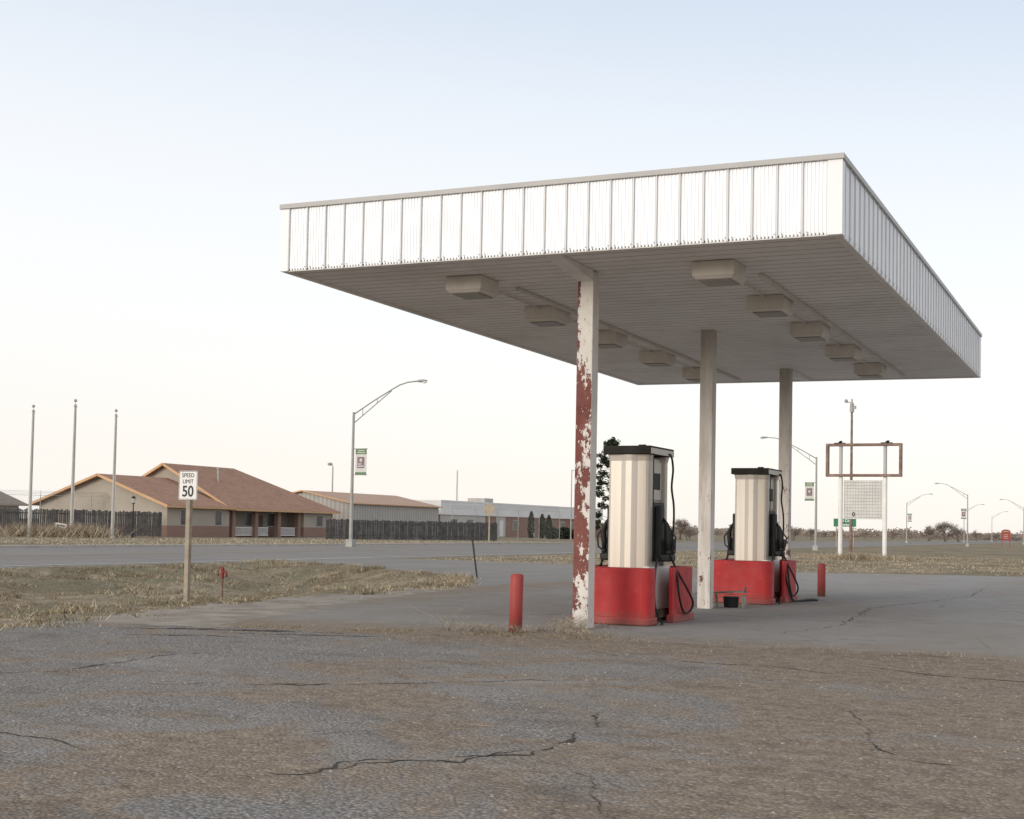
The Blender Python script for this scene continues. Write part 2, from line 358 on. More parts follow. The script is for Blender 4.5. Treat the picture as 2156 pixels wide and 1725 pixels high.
def axis(lo,hi,step,far):
    a=list(np.arange(lo,hi+1e-6,step)); d=step
    l=[];x=lo
    while x>-far: d*=1.5; x-=d; l.append(x)
    d=step; h=[];x=hi
    while x<far: d*=1.5; x+=d; h.append(x)
    return l[::-1]+a+h
xs=axis(-26,8,.4,4000); ys=axis(-8,76,.5,4500)
vs=[(x,y,hgt(x,y)) for y in ys for x in xs]; nx=len(xs)
fs=[(j*nx+i,j*nx+i+1,(j+1)*nx+i+1,(j+1)*nx+i) for j in range(len(ys)-1) for i in range(nx-1)]
g=MB(); g.add(vs,fs,0,True); struct(g.make("ground",[M['grass']],fix=False))

def ragged(poly,step=.25,amp=.08,fr=1.3,seed=0):
    out=[]
    for i,(a,b) in enumerate(zip(poly,poly[1:]+poly[:1])):
        L=math.hypot(b[0]-a[0],b[1]-a[1]); n=max(1,min(400,int(L/step)))
        nxn,nyn=(b[1]-a[1])/L,-(b[0]-a[0])/L
        for k in range(n):
            t=k/n; x=a[0]+(b[0]-a[0])*t; y=a[1]+(b[1]-a[1])*t
            e=amp*(noise.noise((x*fr,y*fr,seed))*1.6+.7*noise.noise((x*fr*4,y*fr*4,seed+5)))
            out.append((x+nxn*e,y+nyn*e))
    return out
def addsheet(s,poly,z,m=0,skirt=.05):
    n=len(poly); area=sum(poly[i][0]*poly[(i+1)%n][1]-poly[(i+1)%n][0]*poly[i][1] for i in range(n)); sg=1 if area>0 else -1
    out=[]
    for i in range(n):
        a=poly[i-1];b=poly[(i+1)%n]; dx,dy=b[0]-a[0],b[1]-a[1]; L=math.hypot(dx,dy)+1e-6
        out.append((poly[i][0]+sg*dy/L*skirt,poly[i][1]-sg*dx/L*skirt))
    top=[(x,y,z) for x,y in poly]; bot=[(x,y,.0005) for x,y in out]
    s.add(top+bot,[tuple(range(n)) if sg>0 else tuple(range(n-1,-1,-1))]+[(i,n+i,n+(i+1)%n,(i+1)%n) for i in range(n)],m)
def sheet(name,poly,z,mat,skirt=0):
    s=MB()
    if skirt: addsheet(s,poly,z,0,skirt)
    else: s.add([(x,y,z) for x,y in poly],[tuple(range(len(poly)))])
    return struct(s.make(name,[mat],fix=False))
def crackpath(mb,pts,w=.02,z=.006,m=1,seed=0):
    P=[]
    for a,b in zip(pts,pts[1:]):
        L=math.hypot(b[0]-a[0],b[1]-a[1]); n=max(2,int(L/.035))
        for k in range(n): t=k/n; P.append((a[0]+(b[0]-a[0])*t,a[1]+(b[1]-a[1])*t))
    P.append(pts[-1]); Q=[]
    for i,(x,y) in enumerate(P):
        e=.10*noise.noise((x*2.3,y*2.3,seed))+.06*noise.noise((x*8,y*8,seed))+.03*noise.noise((x*25,y*25,seed))
        Q.append((x+e,y-e*.8))
    vs=[];fs=[];W=[]
    for i,(x,y) in enumerate(Q):
        a=Q[max(0,i-1)];b=Q[min(len(Q)-1,i+1)]; dx,dy=b[0]-a[0],b[1]-a[1]; L=math.hypot(dx,dy)+1e-6
        ww=w*max(0,.62+1.6*noise.noise((x*4,y*4,seed+2))+.7*noise.noise((x*17,y*17,seed+1)))*min(1,4*i/len(Q)+.05,4*(len(Q)-i)/len(Q)+.05); W.append(ww)
        vs+=[(x-dy/L*ww,y+dx/L*ww,z),(x+dy/L*ww,y-dx/L*ww,z)]
    for i in range(len(Q)-1):
        if W[i]+W[i+1]>.0012: fs.append((2*i,2*i+1,2*i+3,2*i+2))
    mb.add(vs,fs,m)
ra=MB(); poly=ragged([(-6.35,-5.3),(-6.5,-3.6),(-3.5,-2.6),(-.9,-1.9),(3.6,-1.1),(9,-1.0),(26,-1),(26,-45),(-26,-45),(-9,-13)],.22,.12,1.1)
ra.add([(x,y,.004) for x,y in poly],[tuple(range(len(poly)))],0)
CR=[([(2.6,-12.5),(3.15,-12.06),(3.10,-11.67),(3.61,-11.30),(3.94,-10.79),(3.98,-10.08),(3.81,-9.09),(3.6,-8.6)],.020),([(3.2,-12.0),(3.3,-11.5),(3.75,-11.1),(3.95,-10.5)],.010),
 ([(-1.2,-9.4),(.57,-8.44),(1.3,-7.8),(2.44,-6.62),(3.3,-6.0)],.012),([(.35,-8.5),(.62,-8.35),(.8,-8.2)],.05),
 ([(-2.6,-9.6),(-1.99,-8.81),(-2.03,-8.01),(-2.26,-6.92),(-1.8,-6.2)],.018),([(.2,-12.1),(.46,-11.9),(.9,-11.9),(1.54,-12.16)],.009),
 ([(5.3,-6.9),(5.6,-7.94),(5.99,-9.31),(6.27,-9.68),(6.96,-9.67),(8,-9.9)],.009),([(3.9,-10.8),(4.6,-11.3),(5.1,-12.3)],.005),
 ([(-5.4,-4.4),(-4.2,-3.75),(-3.0,-3.3),(-2.2,-3.1)],.09),([(-4.6,-5.2),(-3.6,-4.6),(-2.9,-4.5)],.04),([(-3.6,-4.1),(-2.6,-3.7),(-1.4,-3.2)],.05),
 ([(4.6,-3.2),(5.6,-3.9),(7.1,-4.1)],.02),([(1.4,-3.4),(2.4,-4.2),(3.9,-4.0),(4.9,-4.6)],.02)]
for i,(p,w) in enumerate(CR): crackpath(ra,p,w,.0065,1,i*3.3)
struct(ra.make("rough_asphalt_lot",[M['rough'],M['crack']],fix=False))
fc=MB(); poly=ragged([(-4.4,-3.1),(-.95,-2.05),(.6,-1.9),(3.68,-1.35),(6.4,-1.3),(26,-1.2),(26,36),(3.6,35.5),(-3.9,32),(-7.3,31),(-7.2,15),(-7.5,11),(-6.6,6),(-5.6,1.5),(-4.9,-1.5)],.12,.26,1.2,3)
addsheet(fc,poly,.012,0,.10)
crackpath(fc,[(-5.5,1.2),(-2,1.9),(-.4,4.4),(3,4.2),(7,6)],.012,.0145,1,5); crackpath(fc,[(2.5,-1.2),(3.2,3),(2.7,9),(3.8,16),(3.4,25)],.014,.0145,1,8)
struct(fc.make("forecourt",[M['fore'],M['crack']],fix=False))
sheet("forecourt_apron",ragged([(-6.6,-4.1),(-4.2,-3.2),(-4.6,-1.2),(-5.4,2),(-6.4,6.2),(-7.2,11),(-6.9,15.5),(-7.5,15.2),(-7.95,11),(-8.0,6.6),(-7.65,1.6),(-7.0,-2.8)],.15,.30,1.2,7),.008,M['apron'],.06)
sheet("driveway",ragged([(-24,26.2),(-18.8,23.5),(-10,16.5),(-7.4,11.1),(-6.9,12),(-6.9,33),(-24,34)],.3,.2,.8,11),.010,M['road'],.06)
sheet("road",[(-43,-400),(-23,-400),(-23,3000),(-43,3000)],.004,M['road'])
for nm,x0,x1,mt in [("road_edge_line",-24.2,-24.0,'wline'),("road_centre_line",-33.25,-33.1,'yellow'),("road_centre_line",-32.9,-32.75,'yellow'),("road_edge_line",-42.2,-42.0,'wline')]:
    sheet(nm,[(x0,-400),(x1,-400),(x1,1500),(x0,1500)],.014,M[mt])
k=MB(); k.box((-43.35,-300,-.05),(-43.0,600,.13)); struct(k.make("kerb",[M['conc']]))
sheet("side_road",ragged([(-43.4,96),(-110,96),(-110,103),(-43.4,104)],1,.1),.006,M['road'])
sheet("pavement",[(-48.5,-100),(-46.8,-100),(-46.8,92),(-48.5,92)],.006,M['conc'])

# ---------------------------------------------------------------- canopy
K=(-.0073,-.0041)
can=thing("gas_station_canopy","large flat white metal canopy on three square columns over fuel pumps","canopy")
X0,X1,Y0,Y1,ZB,ZT=-4.57,4.11,-1.52,14.94,5.40,6.45
def fascia_wall(mb,p0,p1,nrm,nb):
    p0=Vector(p0);p1=Vector(p1);L=(p1-p0).length;d=(p1-p0)/L;n=Vector(nrm); pitch=L/nb
    prof=[]
    for b in range(nb):
        x=b*pitch
        prof+= [(x,.026,1),(x+.018,.026,1),(x+.022,.0,0)]
        m=6; w=(pitch-.03)/m
        for r in range(m):
            xx=x+.028+r*w
            prof+=[(xx+w*.15,.0,0),(xx+w*.40,.0075,0),(xx+w*.65,.0075,0),(xx+w*.9,.0,0)]
        prof+=[(x+pitch-.002,0,0)]
    vs=[]
    for (x,o,_) in prof:
        q=p0+d*x+n*o; vs+=[(q.x,q.y,ZB),(q.x,q.y,ZT-.02)]
    for i in range(len(prof)-1):
        mi=1 if (prof[i][2] or prof[i+1][2]) else 0
        mb.add([vs[2*i],vs[2*i+2],vs[2*i+3],vs[2*i+1]],[(0,1,2,3)],mi)
    for b in range(nb):
        for dx in(-.035,.06):
            q=p0+d*(b*pitch+dx+.01)+n*.012
            if 0<b: mb.cyl(q+Vector((0,0,ZB+.05)),q+n*.010+Vector((0,0,ZB+.05)),.010,n=6,m=2)
f=MB()
fascia_wall(f,(X0+.12,Y0,0),(X1-.17,Y0,0),(0,-1,0),25)
fascia_wall(f,(X1,Y0+.17,0),(X1,Y1-.12,0),(1,0,0),47)
fascia_wall(f,(X1-.12,Y1,0),(X0+.12,Y1,0),(0,1,0),25)
fascia_wall(f,(X0,Y1-.12,0),(X0,Y0+.12,0),(-1,0,0),47)
f.make("fascia",[M['fascia'],M['rib'],M['screw']],can,fix=False,shear=K)
for (cx,sx,wx) in ((X0,1,.12),(X1,-1,.17)):
    for (cy,sy) in ((Y0,1),(Y1,-1)):
        t=.022; pts=[(cx-sx*t,cy-sy*t),(cx+sx*wx,cy-sy*t),(cx+sx*wx,cy-sy*.001),(cx-sx*.001,cy-sy*.001),(cx-sx*.001,cy+sy*wx),(cx-sx*t,cy+sy*wx)]
        c=MB(); c.prism(pts,ZB-.005,ZT-.03); c.make("corner_trim",[M['trim']],can,shear=K)
c=MB(); e=.045
def ring(c,x0,y0,x1,y1,w,z0,z1,m=0):
    o=[(x0,y0),(x1,y0),(x1,y1),(x0,y1)]; i_=[(x0+w,y0+w),(x1-w,y0+w),(x1-w,y1-w),(x0+w,y1-w)]
    v=[(x,y,z) for z in(z0,z1) for x,y in o]+[(x,y,z) for z in(z0,z1) for x,y in i_]
    fs=[]
    for k in range(4):
        l=(k+1)%4
        fs+=[(k,l,4+l,4+k),(8+k,12+k,12+l,8+l),(4+k,4+l,12+l,12+k),(k,8+k,8+l,l)]
    c.add(v,fs,m)
ring(c,X0-e,Y0-e,X1+e,Y1+e,.08,ZT-.075,ZT); c.make("top_cap",[M['cap']],can,shear=K,bevel=.006)
c=MB(); c.box((X0+.035,Y0+.035,ZT-.12),(X1-.035,Y1-.035,ZT-.05)); c.make("roof_deck",[M['cap']],can,shear=K)
c=MB(); y=Y0+.04; pit=(Y1-Y0-.08)/56
for i in range(56):
    a=y+i*pit; b=a+pit
    pr=[(a,ZB+.042),(a+.016,ZB+.042),(a+.022,ZB+.02),(b-.008,ZB+.02),(b,ZB+.042)]
    for j in range(4):
        (ya,za),(yc,zc)=pr[j],pr[j+1]
        c.add([(X0+.04,ya,za),(X1-.04,ya,za),(X1-.04,yc,zc),(X0+.04,yc,zc)],[(0,1,2,3)],0 if j==2 else 1)
c.make("soffit",[M['soffit'],M['soffitdark']],can,fix=False,shear=K)
c=MB(); ring(c,X0,Y0,X1,Y1,.10,ZB-.012,ZB+.03); c.make("soffit_edge_trim",[M['soffit']],can,shear=K)
for ya,yb_ in((-.13,Y0+.11),(12.69,Y1-.11)):
    c=MB(); z0,z1=ZB-.15,ZB+.015
    c.add([(-.12,ya,z0),(.12,ya,z0),(.12,ya,z1),(-.12,ya,z1),(-.12,yb_,ZB-.01),(.12,yb_,ZB-.01),(.12,yb_,z1),(-.12,yb_,z1)],[(0,1,2,3),(4,7,6,5),(0,4,5,1),(1,5,6,2),(2,6,7,3),(3,7,4,0)])
    c.make("cross_beam",[M['soffit']],can,shear=K)
for i,yy in enumerate((0,6.28,12.56)):
    c=MB(); c.box((-.128,yy-.128,0),(.128,yy+.128,ZB-.0))
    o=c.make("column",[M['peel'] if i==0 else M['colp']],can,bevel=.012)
    o["label"]=["white column with peeling paint showing red","grimy white square column","grimy column with rust chips"][i]
for x in(-2.0,2.04):
    for y in(.03,3.02,5.98,9.05,12.1):
        c=MB(); c.box((x-.31,y-.33,ZB-.20),(x+.31,y+.33,ZB+.015)); c.frustum((x-.31,y-.33),(x+.31,y+.33),ZB-.245,ZB-.201,.05)
        c.box((x-.235,y-.255,ZB-.262),(x+.235,y+.255,ZB-.246),1)
        c.make("ceiling_light",[M['lightbox'],M['lens']],can,shear=K,bevel=.008)
for x,y0 in((-1.62,.9),(2.44,.85)):
    c=MB(); c.box((x-.03,y0,ZB-.04),(x+.03,Y1-.6,ZB+.012)); c.make("conduit",[M['lightbox']],can,shear=K)
    c=MB(); xx=x-.4; c.cyl((xx,.4,ZB-.02),(xx,12,ZB-.02),.016,n=6); c.make("conduit",[M['lightbox']],can,shear=K)

# ---------------------------------------------------------------- fuel pumps
def fillet(pts):
    out=[];n=len(pts)
    for i,(x,y,r) in enumerate(pts):
        p=Vector((x,y));a=Vector(pts[i-1][:2]);b=Vector(pts[(i+1)%n][:2])
        if r<=0: out.append((x,y)); continue
        u=(a-p).normalized();v=(b-p).normalized(); p1=p+u*r;p2=p+v*r
        for k in range(7):
            t=k/6; q=p1*(1-t)**2+p*2*t*(1-t)+p2*t*t; out.append((q.x,q.y))
    return out
def smooth(path,n=5):
    P=[Vector(p) for p in path]; out=[]
    for i in range(len(P)-1):
        p0=P[max(i-1,0)];p1=P[i];p2=P[i+1];p3=P[min(i+2,len(P)-1)]
        for k in range(n):
            t=k/n; out.append(.5*((2*p1)+(-p0+p2)*t+(2*p0-5*p1+4*p2-p3)*t*t+(-p0+3*p1-3*p2+p3)*t**3))
    out.append(P[-1]); return out
def build_pump(loc):
    P=thing("fuel_pump","tall cream fuel pump with dark cap and black nozzles","fuel pump",loc,group="fuel pumps under the canopy")
    kids=[]
    c=MB(); c.box((-.27,-.30,.02),(.27,.30,2.66)); kids.append(c.make("cabinet",[M['cream2']],P,bevel=.01))
    for s in(-1,1):
        prof=[(-.35,.30),(-.35,.43),(-.335,.475),(-.30,.495),(-.12,.505),(-.03,.545),(.07,.545),(.16,.505),(.30,.495),(.335,.475),(.35,.43),(.35,.30)]
        pl=[(x,y*s) for x,y in prof]
        c=MB(); c.prism(pl,.05,2.60)
        n=len(pl); fl=[(x*1.06,(y*1.05 if abs(y)>.4 else y)) for x,y in pl]
        c.add([(x,y,2.60) for x,y in pl]+[(x,y,2.70) for x,y in fl],[(i,(i+1)%n,n+(i+1)%n,n+i) for i in range(n)])
        kids.append(c.make("end_panel",[M['cream']],P,bevel=0))
        sx=s
        c=MB(); a,b=sorted((sx*.27,sx*.30)); c.box((a,-.27,1.98),(b,.27,2.6)); c.box((min(sx*.30,sx*.305),-.2,2.15),(max(sx*.30,sx*.305),.2,2.42),1)
        kids.append(c.make("display_panel",[M['cream2'],M['black']],P,bevel=.006))
        c=MB(); a,b=sorted((sx*.27,sx*.36)); c.box((a,-.28,.98),(b,.28,1.94))
        a,b=sorted((sx*.355,sx*.47)); c.box((a,-.22,1.05),(b,-.02,1.88)); c.box((a,.04,1.05),(b,.22,1.6))
        c.box((min(sx*.355,sx*.58),-.24,.98),(max(sx*.355,sx*.58),.24,1.10))
        c.box((min(sx*.46,sx*.60),.05,1.1),(max(sx*.46,sx*.60),.2,1.35))
        kids.append(c.make("nozzle_holder",[M['black']],P,bevel=.03,seg=3))
        c=MB(); a,b=sorted((sx*.27,sx*.375)); c.box((a,-.50 if sx>0 else -.28,.20),(b,.57,.90)); kids.append(c.make("lower_panel",[M['white']],P,bevel=.008))
        c=MB(); X=sx*.56
        c.tube([(X,-.08,1.12),(X,-.09,1.3),(X+sx*.01,-.10,1.46),(X-sx*.03,-.10,1.58),(X-sx*.09,-.10,1.68)],[.03,.05,.055,.035,.018],8)
        c.tube([(X+sx*.02,-.08,1.14),(X+sx*.10,-.09,1.2),(X+sx*.12,-.09,1.38),(X+sx*.03,-.1,1.5)],.016,6)
        c.ball((X,-.08,1.13),.05,10,6)
        kids.append(c.make("nozzle",[M['black']],P))
        c=MB(); c.tube(smooth([(sx*.38,.30,2.74),(sx*.44,.34,2.72),(sx*.47,.36,2.5),(sx*.45,.36,2.2),(sx*.50,.33,1.9),(sx*.53,.25,1.6),(sx*.54,.15,1.3)]),.018,8); kids.append(c.make("hose",[M['rubber']],P))
        c=MB(); c.tube(smooth([(sx*.58,-.08,1.10),(sx*.66,.05,.85),(sx*.78,.3,.50),(sx*.80,.5,.30),(sx*.76,.45,.16),(sx*.74,.20,.16),(sx*.73,.0,.4),(sx*.68,-.02,.8),(sx*.60,.0,1.0)]),.018,8)
        kids.append(c.make("hose",[M['rubber']],P))
    c=MB(); c.tube(smooth([(.44,-.2,1.08),(.47,-.42,.95),(.47,-.50,.6),(.50,-.54,.28),(.60,-.62,.09),(.70,-.74,.035),(.74,-.9,.03)]),.018,8); kids.append(c.make("hose",[M['rubber']],P))
    c=MB(); c.tube([(.41,-.45,2.72),(.41,-.45,2.2),(.40,-.42,1.9)],.010,5); kids.append(c.make("hose_rod",[M['black']],P))
    c=MB(); c.box((-.40,-.60,2.71),(.40,.60,2.84),0)
    c.box((.402,-.57,2.715),(.407,.59,2.81),1); c.box((-.407,-.57,2.715),(-.402,.59,2.81),1)
    c.tube([(.1,-.3,2.84),(.1,-.3,2.865),(.22,-.3,2.865),(.22,-.3,2.84)],.012,6)
    kids.append(c.make("cap",[M['capblack'],M['cream2']],P,bevel=0))
    return P,kids
P1,kk=build_pump((.12,2.05,.012))
P2=copy_thing(P1,kk,(.12,9.55,.012))
c=MB(); c.tube(smooth([(.58,-.08,1.10),(.66,-.15,.7),(.73,-.05,.28),(.76,.2,.06),(.82,.6,.024),(1.0,1.0,.024),(1.06,1.25,.024),(.95,1.35,.024),(.82,1.1,.024),(.80,.7,.024)]),.021,8); c.make("hose",[M['rubber']],P2)
gf=thing("pump_guard","glossy red rounded guard standing before a fuel pump","pump guard",(.07,1.03,.012),group="red guards around the fuel pumps")
c=MB(); c.prism(fillet([(-.62,-.20,.16),(.68,-.20,.16),(.68,.18,.10),(-.62,.18,.10)]),.10,.89); c.prism(fillet([(-.65,-.23,.17),(.71,-.23,.17),(.71,.21,.11),(-.65,.21,.11)]),0,.13)
k1=[c.make("guard_body",[M['red']],gf,bevel=.03,seg=3)]
copy_thing(gf,k1,(.07,8.53,.012))
gr=thing("pump_guard","red U-shaped guard wrapped around the back of a fuel pump","pump guard",(.1,2.35,.012),group="red guards around the fuel pumps")
def U(o): return [(-.70-o,-.50-o,.02),(-.63+o,-.50-o,.02),(-.63+o,.42,.06),(.63-o,.42,.06),(.63-o,-.50-o,.02),(.70+o,-.50-o,.02),(.70+o,.72+o,.25),(-.70-o,.72+o,.25)]
c=MB(); c.prism(fillet(U(0)),.10,.89); c.prism(fillet(U(.03)),0,.13)
k2=[c.make("guard_body",[M['red']],gr,bevel=.012,seg=3)]
copy_thing(gr,k2,(.1,9.85,.012))
def bollard(loc,label,h,lean=0):
    b=thing("bollard",label,"bollard",loc,group="red bollards beside the pumps")
    c=MB(); c.tube([(0,0,-.05),(lean*.5,0,h*.5),(lean,0,h-.035),(lean,0,h-.012),(lean,0,h)],[.094,.094,.094,.086,.05],20)
    c.make("bollard_post",[M['redb']],b); return b
bollard((-.40,-1.56,.004),"faded red steel bollard among dry weeds by the column",.84,.01)
bollard((.77,13.09,.012),"small red steel bollard on the forecourt asphalt",.78)
b=thing("bench_frame","low bent metal bench frame standing beside a column","bench",(0.02,6.85,.012))
c=MB(); c.add([(-.36,-.14,.24),(.36,-.14,.29),(.36,.14,.29),(-.36,.14,.24),(-.36,-.14,.275),(.36,-.14,.325),(.36,.14,.325),(-.36,.14,.275)],[(0,3,2,1),(4,5,6,7),(0,1,5,4),(1,2,6,5),(2,3,7,6),(3,0,4,7)]); c.box((.355,-.12,.30),(.62,.12,.33)); c.tube([(.60,.0,.33),(.60,0,.40),(.64,0,.40)],.02,6)
c.make("seat",[M['darksteel']],b)
for x,y,t in((-.28,-.1,-.3),(.05,-.1,.08),(.57,-.08,.60),(-.28,.1,-.3),(.57,.1,.6)):
    c=MB(); c.beam((x,y,.26),(t,y,0),.04,.04); c.make("leg",[M['darksteel']],b)
b=thing("bucket","small black plastic bucket under the bench frame","bucket",(.32,6.95,.012))
c=MB(); c.tube([(0,0,0),(0,0,.02),(0,0,.19),(0,0,.21)],[.13,.14,.155,.165],16); c.make("bucket_body",[M['black']],b)
c=MB(); c.tube([(-.16,0,.19),(-.1,0,.24),(0,0,.26),(.1,0,.24),(.16,0,.19)],.006,5); c.make("handle",[M['steel']],b)

# ---------------------------------------------------------------- verge furniture
s=thing("speed_limit_sign","white speed limit 50 sign on a weathered wooden post","road sign",(-11.18,4.68,hgt(-11.18,4.68)-.02)); dz=-s.location.z
c=MB(); c.box((-.055,-.05,-.3),(.055,.05,2.5+dz)); c.make("post",[M['wood']],s,bevel=.008)
zc=2.28+dz
def rr(w,h,r): return fillet([(-w/2,-h/2,r),(w/2,-h/2,r),(w/2,h/2,r),(-w/2,h/2,r)])
def plate(w,h,r,y0,y1,zc,m): 
    c=MB(); p=rr(w,h,r); n=len(p)
    c.add([(x,y0,z+zc) for x,z in p]+[(x,y1,z+zc) for x,z in p],[tuple(range(n)),tuple(range(2*n-1,n-1,-1))]+[(i,n+i,n+(i+1)%n,(i+1)%n) for i in range(n)],m); return c
plate(.50,.63,.04,-.064,-.058,zc,0).make("sign_plate",[M['signw']],s)
p=rr(.480,.610,.035);q=rr(.464,.594,.03);n=len(p); c=MB()
c.add([(x,-.067,z+zc) for x,z in p]+[(x,-.067,z+zc) for x,z in q],[(i,(i+1)%n,n+(i+1)%n,n+i) for i in range(n)]); c.make("sign_border",[M['textb']],s,fix=False)
text("SPEED",.128,M['textb'],s,(0,-.068,zc+.215),sx=.98); text("LIMIT",.128,M['textb'],s,(0,-.068,zc+.080),sx=.98); text("50",.33,M['textb'],s,(0,-.068,zc-.14),bold=.006,sx=.95)
h=thing("yard_hydrant","rusty red yard hydrant with lever in dry grass","hydrant",(-8.94,2.96,hgt(-8.94,2.96)-.03))
c=MB(); c.cyl((0,0,0),(0,0,.62),.022,n=10); c.make("pipe",[M['rust']],h)
c=MB(); c.cyl((0,0,.56),(0,0,.74),.034,.038,n=12); c.tube([(0,0,.68),(.07,0,.70),(.10,0,.66),(.10,0,.59)],[.022,.024,.022,.018],10); c.ball((0,0,.75),.038,10,6); c.make("hydrant_head",[M['redh']],h)
c=MB(); c.tube([(.02,0,.78),(-.07,0,.78),(-.11,0,.70),(-.10,0,.60)],.012,6); c.make("lever",[M['redh']],h)
p=thing("leaning_post","thin black steel post leaning in the verge","post",(-10.04,16.56,hgt(-10.04,16.56)-.03))
c=MB(); c.beam((0,0,-.1),(-.20,-.03,1.27),.06,.035); c.box((-.235,-.05,1.24),(-.165,-.01,1.29)); c.make("steel_bar",[M['black']],p)
s=thing("road_sign_back","tan back of an octagonal road sign on a post","road sign",(-44.3,87.4,0))
c=MB(); c.box((-.06,-.04,0),(.06,.04,3.5)); c.make("post",[M['wood']],s)
c=MB(); pts=[(math.cos(R(22.5+45*i))*.55,math.sin(R(22.5+45*i))*.55) for i in range(8)]
c.add([(x,-.07,z+3.05) for x,z in pts]+[(x,-.05,z+3.05) for x,z in pts],[tuple(range(8)),tuple(range(15,7,-1))]+[(i,8+i,8+(i+1)%8,(i+1)%8) for i in range(8)]); c.make("sign_plate",[M['wood']],s)
fp=thing("flagpole","tall bare weathered flagpole with ball finial","flagpole",(-74.7,64.1,0),group="three bare flagpoles")
c=MB(); c.cyl((0,0,0),(0,0,10.2),.15,.085,n=12); c.cyl((0,0,0),(0,0,.15),.25,.22,n=12); kf=[c.make("pole",[M['flag']],fp)]
c=MB(); c.cyl((0,0,10.2),(0,0,10.38),.12,.10,n=10); c.cyl((0,0,10.38),(0,0,10.55),.02,n=6); c.ball((0,0,10.68),.13,10,8); c.box((.08,-.03,10.15),(.2,.03,10.22)); kf.append(c.make("finial",[M['flag']],fp))
c=MB(); c.cyl((.17,0,1.2),(.14,0,10.2),.012,n=4); kf.append(c.make("halyard",[M['white']],fp))
copy_thing(fp,kf,(-75.2,69.4,0),sc=1.09); copy_thing(fp,kf,(-69.2,67.7,0),sc=.985)

def lamp(loc,rz,sc,label):
    L=thing("street_lamp",label,"street lamp",loc,rz,"cobra head street lamps along the road",sc); ks=[]
    c=MB(); c.cyl((0,0,0),(0,0,8.95),.13,.08,n=12); c.box((-.25,-.25,0),(.25,.25,.5)); c.cyl((0,0,8.95),(0,0,9.0),.09,n=12); ks.append(c.make("pole",[M['greysteel']],L,bevel=.01))
    c=MB(); c.tube([(0,0,8.85),(1.5,0,9.72),(3.0,0,10.5),(3.5,0,10.74),(4.1,0,10.9),(4.9,0,10.96)],.045,8); c.tube([(0,0,8.25),(1.5,0,9.35),(2.9,0,10.38)],.035,8)
    c.tube([(.7,0,8.77),(.7,0,9.25)],.025,6); c.tube([(1.8,0,9.55),(1.8,0,9.88)],.025,6); ks.append(c.make("arm",[M['greysteel']],L))
    c=MB(); c.ball((5.15,0,10.96),.2,12,8,0,(2.1,.75,.5)); c.ball((5.35,0,10.89),.14,10,6,1,(1.2,.8,.7)); ks.append(c.make("lamp_head",[M['greysteel'],M['white']],L))
    for z in(6.55,4.8):
        c=MB(); c.tube([(0,0,z),(1.15,0,z)],.02,6); ks.append(c.make("banner_bracket",[M['greysteel']],L))
    c=MB(); x0,x1=.22,1.08
    c.box((x0,-.01,4.82),(x1,.01,6.53),0)
    for yy in(-.014,.012):
        c.box((x0,yy,6.18),(x1,yy+.002,6.53),1); c.box((x0,yy,4.82),(x1,yy+.002,4.98),1); c.box((x0+.15,yy,5.25),(x1-.15,yy+.002,6.0),2)
    for k,w in enumerate((.5,.62)):
        for yy in(-.018,.016): c.box((.65-w/2,yy,6.40-.13*k),(.65+w/2,yy+.002,6.45-.13*k),0)
    c.box((.42,-.018,5.35),(.88,-.016,5.42),0); c.box((.42,-.018,5.5),(.7,-.016,5.56),0); c.ball((.65,-.02,5.78),.12,10,6,0,(1,.08,1)); c.ball((.65,.02,5.68),.12,10,6,0,(1,.08,1))
    ks.append(c.make("banner",[M['banw'],M['bgreen'],M['purple']],L,fix=True))
    return L,ks
L1,ks=lamp((-40.2,58.0,0),0,1.0,"grey cobra head street lamp with a small town banner")
copy_thing(L1,ks,(-18.0,98.0,0),R(180),.90)
copy_thing(L1,ks,(-31.3,234,0),0,.82); copy_thing(L1,ks,(-14.9,182,0),R(180),.82)
for p_,r_ in(((-13.8,267,0),R(180)),((-30.5,314,0),0),((-33,405,0),0)): copy_thing(L1,ks[:3],p_,r_,.82,"distant grey cobra head street lamp beside the road")
f=thing("flood_lamp","short pole lamp with round head behind the house","street lamp",(-88.6,131,0))
c=MB(); c.cyl((0,0,0),(0,0,9.1),.12,.08,n=10); c.make("pole",[M['greysteel']],f)
c=MB(); c.tube([(0,0,9.0),(-.15,0,9.3),(-.35,0,9.4)],.05,6); c.ball((-.45,0,9.35),.3,12,8,0,(1.2,1,.7)); c.make("lamp_head",[M['greysteel']],f)
t=thing("camera_pole","tall rusty pole topped with a camera unit","pole",(-12.95,87.4,0))
c=MB(); c.cyl((0,0,0),(0,0,11.6),.13,.08,n=10); c.make("pole",[M['rust']],t)
c=MB(); c.cyl((0,0,11.0),(0,0,11.7),.17,.15,n=10); c.box((-.5,-.04,11.75),(.1,.04,11.82)); c.ball((-.45,0,11.9),.14,8,6); c.cyl((0,0,11.7),(0,0,12.05),.06,n=8); c.box((.05,-.1,11.25),(.32,.1,11.5)); c.make("camera_unit",[M['greysteel']],t)
t=thing("utility_pole","thin plain grey utility pole near brick building","pole",(-58.7,140.7,0)); c=MB(); c.cyl((0,0,0),(0,0,9),.09,.06,n=8); c.box((-.06,-.06,8.9),(.3,.06,9.0)); c.make("pole",[M['greysteel']],t)
t=thing("radio_mast","distant thin lattice radio mast","mast",(-268.8,513.6,0)); c=MB()
for i in range(3): a=R(120*i); c.cyl((.35*math.cos(a),.35*math.sin(a),0),(.25*math.cos(a),.25*math.sin(a),26.5),.07,n=4)
for k in range(26):
    for i in range(3): a=R(120*i);b_=R(120*i+120); c.cyl((.3*math.cos(a),.3*math.sin(a),k),(.3*math.cos(b_),.3*math.sin(b_),k+1),.03,n=3)
